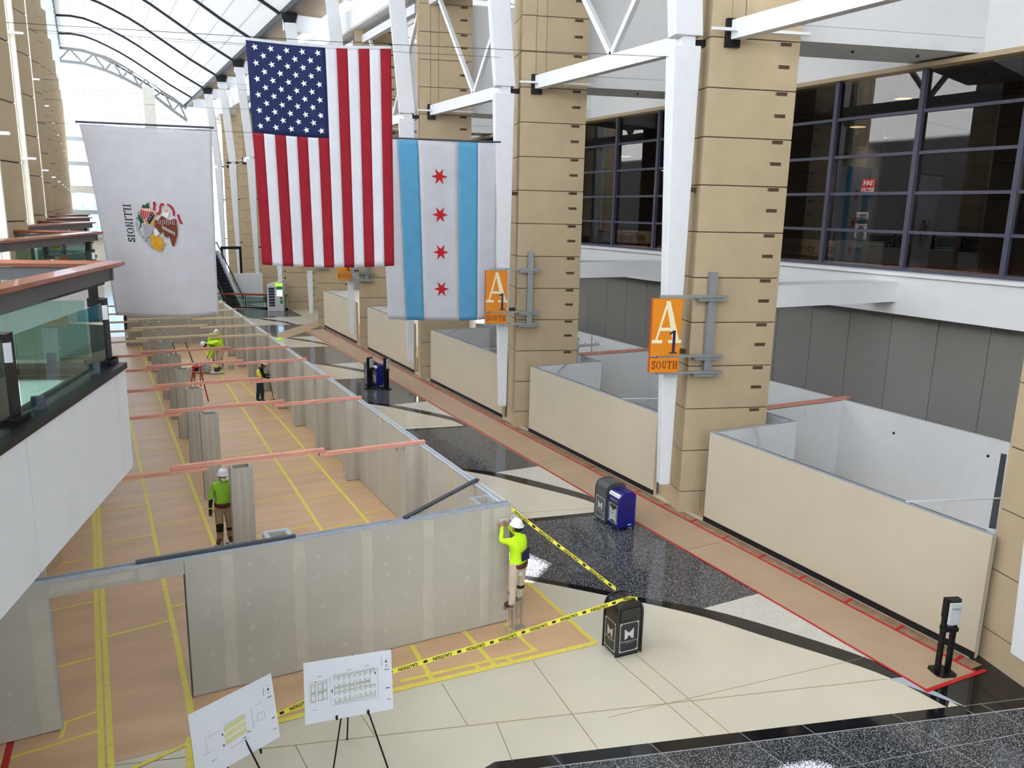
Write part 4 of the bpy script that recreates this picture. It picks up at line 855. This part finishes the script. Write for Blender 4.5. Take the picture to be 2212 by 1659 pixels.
# ------------------------------------------------------------------ plan boards on easels
def easel(label, feet, apex, tray):
    t = thing('easel', label, 'easel'); fl, fr, fb = [Vector(f) for f in feet]; ap = Vector(apex)
    for f in (fl, fr, fb): part('leg', 'black_metal', t, lambda b: b.tube([f, ap], .013, 8, .011))
    for p in tray: part('holder', 'black_metal', t, lambda b: (b.bar(p, Vector(p)+Vector((0,-.07,.02)), .03, .02), b.bar(Vector(p)+Vector((0,-.07,-.01)), Vector(p)+Vector((0,-.07,.05)), .025)))
    for f in (fl, fr, fb): part('foot', 'ink', t, lambda b: b.ball(f+Vector((0,0,.015)), .02, .02, .015, 8, 4))
    part('head', 'black_metal', t, lambda b: b.bar(ap-Vector((.06,0,.02)), ap+Vector((.06,0,.02)), .05))
def board(label, BL, ex, ey, W, H, kind):
    t = thing('plan_board', label, 'board'); BL = Vector(BL); ex = Vector(ex).normalized(); ey = Vector(ey).normalized(); nr = ex.cross(ey)
    part('panel', 'board_white', t, lambda b: b.plate(R_(0,0,W,H), BL-nr*.012, ex, ey, .012))
    o = BL+nr*.001
    def rc(b, u0, v0, u1, v1): b.plate(R_(u0*W, (1-v1)*H, u1*W, (1-v0)*H), o, ex, ey, .0015)
    def U(b, u, v, w, h, up=True, th=.006):
        rc(b, u, v, u+th, v+h); rc(b, u+w-th, v, u+w, v+h); vv = v if up else v+h-th*1.5; rc(b, u, vv, u+w, vv+th*1.5); rc(b, u+w*.42, v+h*.45, u+w*.58, v+h*.6)
    if kind == 'a':
        def grid(b):
            for r in range(4):
                for c in range(3): U(b, [.075,.15,.205][c], .375+.075*r-.01*c, .05, .068, r % 2 == 0)
            for c in range(8):
                x = .335+.0585*c+(.006 if c > 3 else 0); s = -.004*c
                U(b, x, .30+s, .05, .075, True); U(b, x, .66+s, .05, .075, False)
                if c < 7: U(b, x, .425+s, .05, .06, False); U(b, x, .49+s, .05, .06, True)
                U(b, x, .555+s, .05, .06, True)
        part('booth_plan', 'plan_olive', t, grid)
        def dots(b):
            for c in range(6): rc(b, .36+.077*c, .40-.005*c, .366+.077*c, .411-.005*c); rc(b, .36+.077*c, .635-.005*c, .366+.077*c, .646-.005*c)
            rc(b, .305, .50, .314, .56); rc(b, .8, .33, .81, .37); rc(b, .955-.03, .17, .945, .2); rc(b, .93, .24, .945, .255); rc(b, .915, .315, .968, .325)
        part('plan_marks', 'ink', t, dots); part('plan_tag', 'orange', t, lambda b: rc(b, .115, .335, .145, .35))
        def fine(b):
            for (u0, v0, u1, v1) in ((.06,.33,.28,.333),(.06,.33,.062,.70),(.29,.28,.292,.74),(.83,.26,.832,.75),(.3,.28,.85,.282),(.3,.76,.85,.762),(.88,.1,.885,.25),(.91,.14,.97,.143),(.915,.27,.955,.274),(.92,.62,.97,.64),(.93,.82,.97,.83),(.15,.25,.2,.257),(.48,.22,.54,.227),(.68,.2,.74,.207),(.08,.79,.15,.795)): rc(b, u0, v0, u1, v1)
            for i in range(12): rc(b, .335+.04*i, .27-.002*i, .355+.04*i, .276-.002*i); rc(b, .34+.04*i, .75-.002*i, .36+.04*i, .756-.002*i)
        tag(part('fine_print', 'ink_grey', t, fine), kind='stuff')
    else:
        part('booth_plan', 'plan_yellow', t, lambda b: [rc(b, .36+.0155*c, .42+.1*r-.002*c, .369+.0155*c, .42+.1*r+.075-.002*c) for r in range(3) for c in range(17)])
        def fine(b):
            for (u0, v0, u1, v1) in ((.15,.44,.35,.443),(.15,.44,.152,.65),(.7,.36,.703,.66),(.75,.35,.84,.353),(.76,.5,.763,.6),(.76,.6,.85,.603),(.85,.5,.853,.6),(.76,.5,.85,.503),(.1,.66,.2,.664),(.36,.39,.6,.394),(.4,.76,.64,.764),(.18,.8,.24,.807),(.87,.16,.876,.27),(.91,.16,.96,.163),(.93,.66,.97,.68),(.93,.84,.97,.85)): rc(b, u0, v0, u1, v1)
        part('fine_print', 'ink_grey', t, fine); part('plan_marks', 'ink', t, lambda b: [rc(b, *q) for q in ((.33,.5,.345,.53),(.33,.66,.345,.69),(.925,.2,.945,.23),(.93,.26,.942,.272),(.915,.33,.965,.342),(.62,.67,.66,.68),(.56,.72,.6,.73))])
board('white floor plan board with olive booth grid, on the right hand easel', (2.13,9.83,1.05), (1.209,-.19,0), (.055,.23,.8), 1.22, .83, 'a')
easel('black tripod easel holding the floor plan board with olive grid', [(2.38,9.62,0),(3.27,9.6,0),(2.94,10.67,0)], (2.86,10.12,1.7), [(2.55,9.82,1.06),(2.98,9.75,1.06)])
board('white floor plan board with yellow rows, tilted at the lower left', (.68,9.38,.95), (1.115,.49,0), (-.03,.3,.8), 1.22, .85, 'b')
easel('black tripod easel holding the tilted plan board with yellow rows', [(.95,9.0,0),(1.75,9.25,0),(1.05,10.3,0)], (1.15,9.95,1.6), [(1.0,9.5,.95),(1.5,9.72,.95)])
# ------------------------------------------------------------------ caution tape
def ctape(label, P, wd=.085, up=(0,.15,1)):
    t = thing('caution_tape', label, 'tape'); pts = [Vector((*p[:2],p[2])) for p in P]; fine = []
    for i in range(len(pts)-1):
        for k in range(5): fine.append(pts[i].lerp(pts[i+1], k/5))
    fine.append(pts[-1]); up = Vector(up).normalized(); V = []
    for p in fine: V += [p-up*wd/2, p+up*wd/2]
    d0 = (fine[-1]-fine[0]).normalized(); nr = d0.cross(up).normalized()*.002
    V2 = [v+nr for v in V]; n = len(V)
    fs = [(2*i,2*i+2,2*i+3,2*i+1) for i in range(len(fine)-1)]; fs += [tuple(n+q for q in f[::-1]) for f in fs]
    MB().add(V+V2, fs).build('tape_strip', 'caution_yellow', t)
    L = 0; nxt = .25; j = 0
    for i in range(len(fine)-1):
        seg = (fine[i+1]-fine[i]).length
        while L+seg > nxt:
            c = fine[i].lerp(fine[i+1], (nxt-L)/seg); d = (fine[i+1]-fine[i]).normalized(); u2 = (up-d*up.dot(d)).normalized()
            fn = d.cross(u2)
            if fn.y > 0: d = -d; fn = -fn
            # the print runs upside down along the tape
            if j % 2 == 0: put_text('lettering', 'CAUTION', .075, 'ink', c+fn*.006, -d, -u2, t, .001, .002)
            else: part('print_mark', 'ink', t, lambda b: b.plate(R_(-.035,-.02,.035,.02), c+fn*.004, d, u2, .002))
            j += 1; nxt += .3
        L += seg
ctape('yellow caution tape strung from the black bin past the drywall to the boards', [(8.52,10.85,1.03),(8.27,10.8,1.12),(8.0,10.9,1.04),(7.0,11.05,.88),(5.8,11.15,.72),(4.6,11.25,.62),(3.6,11.35,.5),(2.6,11.5,.3),(2.0,11.65,.06)])
ctape('yellow caution tape running from the drywall corner back to the black bin', [(6.9,12.86,2.36),(7.4,12.3,1.9),(7.9,11.7,1.46),(8.3,11.24,1.1)])
# ------------------------------------------------------------------ people
def person(label, loc, J, mats, hat='hardhat', look=(0,1,0), fat=1.0):
    """J: joints in world metres relative to loc; one continuous skinned body."""
    t = thing('person', label, 'person', loc)
    names = list(J); V = [Vector(J[n][:3]) for n in names]; ix = {n: i for i, n in enumerate(names)}
    bones = [('pelvis','spine','shirt'),('spine','chest','shirt'),('chest','neck','shirt'),('neck','skull','skin'),
             ('chest','shL','shirt'),('shL','elL','sleeve'),('elL','wrL','fore'),('wrL','paL','hand'),('chest','shR','shirt'),('shR','elR','sleeve'),('elR','wrR','fore'),('wrR','paR','hand'),
             ('pelvis','hipL','pants'),('hipL','knL','pants'),('knL','anL','pants'),('anL','toL','boot'),('pelvis','hipR','pants'),('hipR','knR','pants'),('knR','anR','pants'),('anR','toR','boot')]
    rad = dict(pelvis=.165,spine=.15,chest=.17,neck=.055,skull=.07,shL=.075,shR=.075,elL=.056,elR=.056,wrL=.034,wrR=.034,paL=.034,paR=.034,hipL=.115,hipR=.115,knL=.09,knR=.09,anL=.07,anR=.07,toL=.045,toR=.045)
    R = [rad[n]*(fat if n not in ('skull','neck','paL','paR','wrL','wrR') else 1) for n in names]; ed = [(ix[a], ix[b]) for a, b, _ in bones]; bm = [c for _, _, c in bones]
    for s in 'LR':       # five fingers
        w_, p_ = Vector(J['wr'+s][:3]), Vector(J['pa'+s][:3]); d = (p_-w_).normalized(); side = d.cross(Vector((0,0,1)))
        side = side.normalized() if side.length > .1 else Vector((1,0,0)); curl = d.cross(side)
        for k in range(5):
            off = (k-1.5)*.019; base = len(V)
            if k == 4: a = w_+d*.03+side*-.04; b = a+d*.035+side*-.02; c = b+d*.03
            else:
                ln_ = [.075,.085,.08,.06][k]; a = p_+side*off+d*.01; b = a+d*ln_*.5+curl*.008; c = b+d*ln_*.45+curl*.028
            V += [a, b, c]; R += [.0095,.009,.008]; ed += [(ix['pa'+s] if k < 4 else ix['wr'+s], base), (base, base+1), (base+1, base+2)]; bm += ['hand']*3
    me = bpy.data.meshes.new('body'); me.from_pydata(V, ed, []); me.update()
    ob = link('body', me, t); ob.modifiers.new('skin', 'SKIN'); sv = me.skin_vertices[0].data
    for i, r in enumerate(R): sv[i].radius = (r, r)
    sv[ix['pelvis']].use_root = True
    ob.modifiers.new('sub', 'SUBSURF').levels = 2
    dg = bpy.context.evaluated_depsgraph_get(); dg.update(); nm = bpy.data.meshes.new_from_object(ob.evaluated_get(dg)); ob.modifiers.clear(); ob.data = nm
    keys = ['shirt','sleeve','fore','hand','pants','boot','skin']; nm.materials.clear()
    for k in keys: nm.materials.append(MATS[mats[k]])
    segs = [(V[a], V[b], keys.index(c), R[a]) for (a, b), c in zip(ed, bm)]
    for p in nm.polygons:
        c = p.center; best = 9; bi = 0
        for a, b, k, r in segs:
            ab = b-a; tt = max(0, min(1, (c-a).dot(ab)/max(1e-9, ab.length_squared))); dd = (c-(a+ab*tt)).length-r*.85
            if dd < best: best = dd; bi = k
        if bi == 0 and (c-V[ix['pelvis']]).dot((V[ix['spine']]-V[ix['pelvis']]).normalized()) < .045: bi = 4
        p.material_index = bi; p.use_smooth = True
    pv, sp_ = Vector(J['pelvis'][:3]), Vector(J['spine'][:3])
    if (sp_-pv).normalized().z > .95: part('belt', 'boot', t, lambda b: b.lathe([(.172*fat,-.045),(.182*fat,-.02),(.182*fat,.03),(.17*fat,.05)], pv.lerp(sp_, .22), 18))
    # head shape with face
    hd = Vector(J['skull'][:3]); fw = Vector(look).normalized(); rt = fw.cross(Vector((0,0,1))).normalized(); up = rt.cross(fw)
    def HP(x, y, z): return hd+rt*x+fw*y+up*z
    b = MB(); b.ball((0,0,0), .078, .096, .118, 14, 10)
    b.ball((0,.098,-.012), .014, .02, .022, 8, 5); b.ball((.08,0,0), .012, .022, .032, 8, 5); b.ball((-.08,0,0), .012, .022, .032, 8, 5); b.ball((0,.06,-.085), .04, .035, .03, 8, 6)
    b.v = [tuple(HP(*v)) for v in b.v]; h = b.build('head', mats['skin'], t, smooth=True)
    b = MB(); b.ball((.03,.084,.012), .014, .01, .008, 8, 4); b.ball((-.03,.084,.012), .014, .01, .008, 8, 4); b.ball((0,.09,-.05), .024, .01, .005, 8, 4); b.v = [tuple(HP(*v)) for v in b.v]; b.build('face', 'ink', t)
    b = MB(); b.ball((0,-.03,.01), .084, .085, .11, 12, 8); b.v = [tuple(HP(*v)) for v in b.v]; b.build('hair', 'ink', t, smooth=True)
    b = MB(); b.lathe([(.138,.0),(.142,.01),(.118,.02),(.112,.06),(.09,.105),(.05,.128),(.001,.135)], n=18, sx=.95, sy=1.1); b.v = [tuple(HP(x, y+.01, z+.045)) for x, y, z in b.v]; hh = b.build('hard_hat', hat, t, smooth=True)
    b = MB(); b.ball((0,0,0), .012, .11, .02, 8, 6); b.v = [tuple(HP(x, y+.01, z+.17)) for x, y, z in b.v]; b.build('hat_ridge', hat, hh, smooth=True)
    return t
def stilts(parent, feet):
    for (ft, base, kn) in feet:
        ft = Vector(ft); base = Vector(base); kn = Vector(kn)
        part('stilt', 'alu', parent, lambda b: (b.tube([base+Vector((.05,.02,.02)), ft+Vector((.06,.03,-.03))], .017, 8), b.tube([base+Vector((-.06,-.02,.02)), ft+Vector((-.07,-.02,-.03))], .017, 8), b.tube([base+Vector((.05,.02,.02)), kn+Vector((.08,.02,0))], .014, 8),
            b.box(base.x-.14, base.x+.1, base.y-.06, base.y+.06, 0, .03), b.box(ft.x-.13, ft.x+.09, ft.y-.055, ft.y+.055, ft.z-.06, ft.z-.035), b.bar(base+Vector((-.06,-.02,.25)), base+Vector((.05,.02,.25)), .025)))
        part('strap', 'black_metal', parent, lambda b: b.lathe([(.075,-.03),(.085,0),(.08,.04)], kn-Vector((0,0,.08)), 12))
O1 = Vector((6.75,12.35,0))
def rel(d, O): return {k: tuple(Vector(v)-O) for k, v in d.items()}
J1 = rel(dict(pelvis=(6.80,12.36,1.40),spine=(6.81,12.37,1.6),chest=(6.81,12.39,1.82),neck=(6.81,12.42,2.0),skull=(6.81,12.46,2.14),
  shL=(6.63,12.37,1.92),elL=(6.47,12.45,1.93),wrL=(6.60,12.66,2.08),paL=(6.62,12.72,2.14),shR=(6.98,12.45,1.92),elR=(6.93,12.63,1.88),wrR=(6.76,12.72,2.08),paR=(6.73,12.74,2.14),
  hipL=(6.70,12.33,1.33),knL=(6.69,12.37,.98),anL=(6.68,12.34,.66),toL=(6.56,12.45,.6),hipR=(6.90,12.40,1.33),knR=(6.93,12.49,1.0),anR=(6.93,12.5,.7),toR=(6.85,12.62,.63)), O1)
M1 = dict(shirt='hivis',sleeve='hivis',fore='hivis',hand='skin',pants='pants_khaki',boot='boot',skin='skin')
p1 = person('worker in lime long sleeve shirt on stilts, sanding the drywall corner', O1, J1, M1, look=(-.3,.95,.1))
stilts(p1, [(Vector((6.66,12.38,.6))-O1, Vector((6.60,12.22,0))-O1, Vector((6.69,12.37,.95))-O1), (Vector((6.92,12.52,.63))-O1, Vector((6.94,12.5,0))-O1, Vector((6.93,12.49,.98))-O1)])
part('pouch', 'black_cloth', p1, lambda b: b.box(.19,.26,.0,.1,1.4,1.54)); part('carabiner', 'silver', p1, lambda b: b.box(-.02,.06,-.17,-.15,1.27,1.36))
def shirtprint(b):
    for i in range(4): b.plate(R_(-.09+.05*i,-.1+.0,-.055+.05*i,.03+.02*(i % 2)+.02*i), (.08,-.136,1.5-.0), (1,-.0,0), (0,0,1), .006)
    b.plate(R_(-.1,-.125,.12,-.1), (.08,-.138,1.5), (1,0,0), (0,0,1), .006)
part('shirt_print', 'navy', p1, lambda b: [b.plate(R_(-.1+.05*i,-.1,-.062+.05*i,.03+.022*i), (.11,-.15,1.72), (.95,.3,0), (0,.04,1), .03) for i in range(4)] and b.plate(R_(-.1,-.135,.1,-.11), (.11,-.15,1.72), (.95,.3,0), (0,.04,1), .03))
put_text('shirt_lettering', 'DRYWALL', .045, 'navy', (.08,-.115,1.86), (1,.0,0), (0,.1,1), p1, .01) if False else None
sponge = tag(part('sanding_block', 'bucket', None, lambda b: b.box(6.58,6.82,12.755,12.815,2.13,2.22), bevel=.015), 'pale sanding sponge held against the drywall by the stilted worker', 'sanding block')
O2 = Vector((2.2,17.95,0))
J2 = rel(dict(pelvis=(2.24,17.9,1.42),spine=(2.24,17.9,1.6),chest=(2.25,17.9,1.82),neck=(2.26,17.88,2.0),skull=(2.27,17.85,2.13),
  shL=(2.45,17.88,1.92),elL=(2.55,17.8,1.66),wrL=(2.52,17.72,1.45),paL=(2.52,17.68,1.38),shR=(2.07,17.9,1.92),elR=(2.0,17.9,1.64),wrR=(1.96,17.84,1.40),paR=(1.96,17.82,1.31),
  hipL=(2.34,17.9,1.34),knL=(2.36,17.86,.98),anL=(2.36,17.9,.66),toL=(2.36,17.75,.6),hipR=(2.15,17.9,1.34),knR=(2.14,17.84,.98),anR=(2.14,17.88,.66),toR=(2.06,17.72,.58)), O2)
M2 = dict(shirt='lime',sleeve='lime',fore='black_cloth',hand='black_cloth',pants='pants_tan',boot='boot',skin='skin')
p2 = person('worker in green tee and white face mask on stilts behind first drywall post', O2, J2, M2, look=(.15,-.95,-.1))
stilts(p2, [(Vector((2.36,17.84,.6))-O2, Vector((2.38,17.88,0))-O2, Vector((2.36,17.86,.95))-O2), (Vector((2.12,17.82,.58))-O2, Vector((2.10,17.86,0))-O2, Vector((2.14,17.84,.95))-O2)])
part('face_mask', 'mask_white', p2, lambda b: b.ball(Vector((2.28,17.80,2.07))-O2, .07, .06, .055, 10, 6), smooth=True); part('knee_pad', 'black_cloth', p2, lambda b: (b.ball(Vector((2.14,17.8,.98))-O2, .085, .06, .09, 10, 6)), smooth=True); part('knife', 'silver', p2, lambda b: b.bar(Vector((1.96,17.8,1.25))-O2, Vector((1.94,17.76,1.14))-O2, .012))
part('glove_cuff', 'hivis', p2, lambda b: b.lathe([(.042,-.012),(.046,0),(.042,.012)], Vector((1.963,17.845,1.42))-O2, 10))
O3 = Vector((5.95,33.5,0))
J3 = rel(dict(pelvis=(5.93,33.5,.93),spine=(5.93,33.5,1.1),chest=(6.0,33.48,1.32),neck=(6.06,33.46,1.48),skull=(6.12,33.44,1.58),
  shL=(5.98,33.66,1.41),elL=(6.06,33.66,1.16),wrL=(6.24,33.56,1.12),paL=(6.29,33.52,1.13),shR=(6.0,33.3,1.41),elR=(6.04,33.26,1.15),wrR=(6.22,33.3,1.05),paR=(6.27,33.33,1.05),
  hipL=(5.92,33.58,.87),knL=(5.88,33.58,.48),anL=(5.82,33.6,.1),toL=(5.95,33.56,.05),hipR=(5.94,33.4,.87),knR=(6.0,33.38,.48),anR=(5.98,33.36,.09),toR=(6.12,33.33,.05)), O3)
M3 = dict(shirt='black_cloth',sleeve='black_cloth',fore='black_cloth',hand='black_cloth',pants='jeans',boot='boot',skin='skin')
p3 = person('person in dark clothes and yellow safety vest sweeping with a push broom', O3, J3, M3, look=(.93,-.2,-.3))
part('safety_vest', 'caution_yellow', p3, lambda b: b.lathe([(.15,-.25),(.168,-.05),(.172,.12),(.12,.2)], Vector((5.97,33.49,1.2))-O3, 14, .95, 1.05), smooth=True); part('vest_stripe', 'orange', p3, lambda b: b.lathe([(.17,-.02),(.176,.0),(.174,.03)], Vector((5.97,33.49,1.1))-O3, 14, .95, 1.05))
br = thing('push_broom', 'black push broom held by the person in the yellow vest', 'broom', (6.35,33.38,0)); part('handle', 'black_metal', br, lambda b: b.tube([(-.1,.05,1.3),(-.06,.03,1.05),(.1,-.02,.07)], .014, 8)); boxp('head', 'black_metal', br, -.02, .22, -.12, .1, .03, .07)
O4 = Vector((5.3,41.4,0))
J4 = rel(dict(pelvis=(5.58,41.45,.98),spine=(5.4,41.42,1.16),chest=(5.14,41.38,1.22),neck=(4.95,41.36,1.16),skull=(4.82,41.34,1.1),
  shL=(5.14,41.2,1.12),elL=(5.12,41.14,.82),wrL=(5.0,41.1,.6),paL=(4.97,41.1,.53),shR=(5.14,41.54,1.12),elR=(5.1,41.6,.84),wrR=(4.98,41.56,.62),paR=(4.95,41.55,.55),
  hipL=(5.56,41.36,.88),knL=(5.38,41.3,.48),anL=(5.46,41.28,.1),toL=(5.32,41.25,.05),hipR=(5.6,41.54,.88),knR=(5.46,41.6,.48),anR=(5.56,41.62,.1),toR=(5.42,41.62,.05)), O4)
p4 = person('worker in lime shirt bending over the buckets in the enclosure', O4, J4, M1, look=(-.7,-.1,-.7), fat=1.25); p4.scale = (1.15,)*3
O5 = Vector((5.5,43.2,0))
J5 = {k: (v[0]*.55, v[1]*.6, v[2]) for k, v in rel(dict(pelvis=(5.5,43.3,.95),spine=(5.5,43.22,1.15),chest=(5.5,43.08,1.32),neck=(5.52,42.95,1.42),skull=(5.54,42.85,1.48),
  shL=(5.7,43.05,1.36),elL=(5.78,42.95,1.08),wrL=(5.68,42.8,.9),paL=(5.66,42.76,.84),shR=(5.3,43.05,1.36),elR=(5.2,42.95,1.08),wrR=(5.3,42.8,.9),paR=(5.32,42.76,.84),
  hipL=(5.6,43.3,.87),knL=(5.62,43.2,.48),anL=(5.6,43.3,.1),toL=(5.6,43.15,.05),hipR=(5.4,43.3,.87),knR=(5.38,43.2,.48),anR=(5.4,43.3,.1),toR=(5.4,43.15,.05)), O5).items()}
J5 = rel(dict(pelvis=(5.5,43.3,.95),spine=(5.5,43.22,1.15),chest=(5.5,43.08,1.32),neck=(5.52,42.95,1.42),skull=(5.54,42.85,1.48),
  shL=(5.7,43.05,1.36),elL=(5.78,42.95,1.08),wrL=(5.68,42.8,.9),paL=(5.66,42.76,.84),shR=(5.3,43.05,1.36),elR=(5.2,42.95,1.08),wrR=(5.3,42.8,.9),paR=(5.32,42.76,.84),
  hipL=(5.6,43.3,.87),knL=(5.62,43.2,.48),anL=(5.6,43.3,.1),toL=(5.6,43.15,.05),hipR=(5.4,43.3,.87),knR=(5.38,43.2,.48),anR=(5.4,43.3,.1),toR=(5.4,43.15,.05)), O5)
p5 = person('worker in lime shirt stooping behind the bent worker', O5, J5, M1, look=(.05,-.8,-.5), fat=1.2); p5.scale = (1.1,)*3
# ------------------------------------------------------------------ tools and clutter in the enclosure
ld_ = thing('step_ladder', 'orange fibreglass step ladder beside the drywall posts', 'ladder', (3.55,33.9,0), -.35)
for s in (-1, 1):
    part('front_rail', 'ladder_orange', ld_, lambda b: b.bar((.26*s,-.62,0),(.13*s,0,1.6),.05,.035)); part('rear_rail', 'ladder_orange', ld_, lambda b: b.bar((.24*s,.6,0),(.12*s,.05,1.55),.045,.03))
    boxp('foot', 'ink', ld_, .26*s-.04, .26*s+.04, -.66, -.58, 0, .05)
for i in range(5): z = .28+.28*i; part('tread', 'alu', ld_, lambda b: b.box(-.25+.022*i*1.2, .25-.022*i*1.2, -.62+.62*z/1.6-.03, -.62+.62*z/1.6+.05, z-.012, z+.012))
boxp('top_cap', 'ladder_orange', ld_, -.17, .17, -.06, .1, 1.57, 1.63); part('spreader', 'galv', ld_, lambda b: b.bar((-.19,-.3,.8),(-.19,.32,.8),.02))
hl = thing('work_platform', 'folded dark railed work platform leaning in the enclosure', 'platform', (3.75,40.5,0), .0)
for x in (-.3, .3): part('rail', 'black_metal', hl, lambda b: b.bar((x,-1.0,.55),(x-.1,1.4,1.35),.05))
boxp('deck', 'lumber_cream', hl, -.3, .25, -1.0, .9, .5, .54); 
for (x, y) in ((-.28,-.9),(.25,-.9),(-.28,.8),(.25,.8)): part('leg', 'black_metal', hl, lambda b: b.bar((x,y,0),(x,y,.5),.04))
for i, (x, y, r, h, mt, lab) in enumerate([(4.62,41.0,.15,.36,'bucket','white joint compound bucket left of the bent worker'),(4.75,40.5,.16,.38,'bucket','pale bucket in front of the bent worker'),(4.3,41.3,.14,.4,'cloth_navy','navy bucket by the work platform'),(5.9,41.0,.15,.2,'bucket','pale tub right of the bent worker'),(1.75,50.5,.2,.42,'bucket','lone white bucket on the far left floor')]):
    t = thing('bucket', lab, 'bucket', (x,y,0)); part('shell', mt, t, lambda b: b.lathe([(r*.85,0),(r,h),(r*.97,h),(r*.82,.03)], n=14)); part('handle', 'galv', t, lambda b: b.tube([(r,0,h-.03),(r*.7,.02,h+.06),(-r*.7,.02,h+.06),(-r,0,h-.03)], .006, 6))
mx = thing('mixing_machine', 'low grey mixing tray with hose on the enclosure floor', 'tool', (5.1,40.2,0)); boxp('tray', 'silver', mx, -.3, .3, -.15, .15, .03, .12, bevel=.02); boxp('motor', 'dark_grey', mx, -.1, .15, -.1, .1, .12, .3, bevel=.02); part('hose', 'ink', mx, lambda b: b.tube([(-.3,0,.08),(-.7,.1,.05),(-.9,.4,.04)], .02, 6))
rb = random.Random(5); sb = MB()
for i in range(70):
    x, y = rb.choice([(rb.uniform(5.6,6.6), rb.uniform(15,28)), (rb.uniform(-.8,.8), rb.uniform(11.8,15)), (rb.uniform(.3,2), rb.uniform(18,30)), (rb.uniform(5.2,7), rb.uniform(12.2,12.7))]); s = rb.uniform(.01,.03); a = rb.uniform(0,3)
    sb.prism([(x+s*math.cos(a+q), y+s*math.sin(a+q)) for q in (0,1.3,2.9,4.4)], .006, .014)
tag(sb.build('plaster_crumbs', 'joint_mud'), 'white plaster crumbs scattered over the brown paper', 'debris', kind='stuff')
# ------------------------------------------------------------------ far end: kiosk, handrail, escalator
kk = thing('vending_kiosk', 'white vending kiosk with slanted top and green lit sign', 'kiosk', (12.75,63.6,0), PHI-.05)
part('body', 'kiosk', kk, lambda b: b.hexa([(-.62,0,0),(.62,0,0),(.62,.8,0),(-.62,.8,0)], [(-.62,0,2.05),(.62,0,2.45),(.62,.8,2.45),(-.62,.8,2.05)]), bevel=.02)
boxp('shelf_window', 'shelf_navy', kk, -.5, -.05, -.02, 0, .4, 1.85)
for i in range(6): boxp('shelf', 'sign_white', kk, -.48, -.07, -.03, -.01, .55+.22*i, .58+.22*i)
boxp('lit_sign', 'screen_green', kk, .02, .55, -.02, 0, 1.98, 2.18); boxp('panel', 'kiosk_green', kk, .1, .55, -.015, 0, 1.72, 1.95); boxp('screen', 'screen_blue', kk, .12, .52, -.025, 0, 1.2, 1.65); boxp('card_reader', 'ink', kk, .35, .52, -.03, 0, .98, 1.08); boxp('pickup_door', 'kiosk_green', kk, .35, .55, -.02, 0, .62, .88); part('camera_arm', 'galv', kk, lambda b: b.bar((.62,.1,2.2),(.8,.1,2.15),.08,.25))
hr = thing('glass_railing', 'far black railing with wood handrail behind the vending kiosk', 'railing')
part('handrail', 'wood_rail', hr, lambda b: b.bar((8.0,67.9,1.12),(13.9,64.6,1.12),.2,.14)); part('base', 'black_metal', hr, lambda b: b.bar((8.0,67.9,.06),(13.9,64.6,.06),.1,.12))
for i in range(5): part('post', 'black_metal', hr, lambda b: b.bar((8.1+1.42*i,67.85-.8*i,0),(8.1+1.42*i,67.85-.8*i,1.08),.07))
for i in range(4): part('glass_pane', 'glass_rail', hr, lambda b: b.bar((8.2+1.42*i,67.8-.8*i,.55),(9.42+1.42*i,67.1-.8*i,.55),.012,.8))
es = thing('escalator', 'far escalator with black steps and steel balustrades behind the railing', 'escalator', (9.9,68.5,0), .1)
for s in (-1, 1):
    part('balustrade', 'galv', es, lambda b: b.hexa([(s*.7-.09,-2.2,-.2),(s*.7+.09,-2.2,-.2),(s*.7+.09,-1.2,-.2),(s*.7-.09,-1.2,-.2)], [(s*.7-.09,5.2,4.2),(s*.7+.09,5.2,4.2),(s*.7+.09,6.2,4.2),(s*.7-.09,6.2,4.2)])); part('handrail', 'black_metal', es, lambda b: b.tube([(s*.7,-2.2,.8),(s*.7,-1.8,1.0),(s*.7,5.6,4.9),(s*.7,6.4,4.8)], .06, 8))
part('steps', 'ink', es, lambda b: [b.box(-.6,.6,-1.6+.42*i,-1.18+.42*i,-.2,.05+.235*i) for i in range(18)])
pw = tag(boxp('parapet', 'white_paint', None, 10.9, 13.2, 71, 71.3, 0, 2.4), 'white parapet wall beside the far escalator', 'parapet'); dr = thing('door_frame', 'black metal door frame beyond the far escalator', 'frame', (10.6,76,0)); 
for x in (0, 1.6): boxp('post', 'black_metal', dr, x, x+.2, 0, .2, 0, 4.2)
boxp('lintel', 'black_metal', dr, 0, 1.8, 0, .2, 4.2, 4.45)
yw = tag(boxp('yellow_banner', 'yellow_wall', None, 8.7, 9.3, 82, 82.1, 0, 8.6), 'narrow yellow banner seen between the white flag and far piers', 'banner')
# sky-lit ramp arch seen past the left balcony
ar = thing('entry_arch', 'white curved arch beyond the balcony at the far left', 'arch', (-.4,104,6.3)); part('arch_leg', 'concrete_white', ar, lambda b: (b.box(-6.3,-5.7,-.3,.3,-6.3,0), b.box(5.7,6.3,-.3,.3,-6.3,0))); part('arch_band', 'concrete_white', ar, lambda b: [b.bar((6*math.cos(PI*i/16),0,3.2*math.sin(PI*i/16)),(6*math.cos(PI*(i+1)/16),0,3.2*math.sin(PI*(i+1)/16)),.6,.7) for i in range(16)])
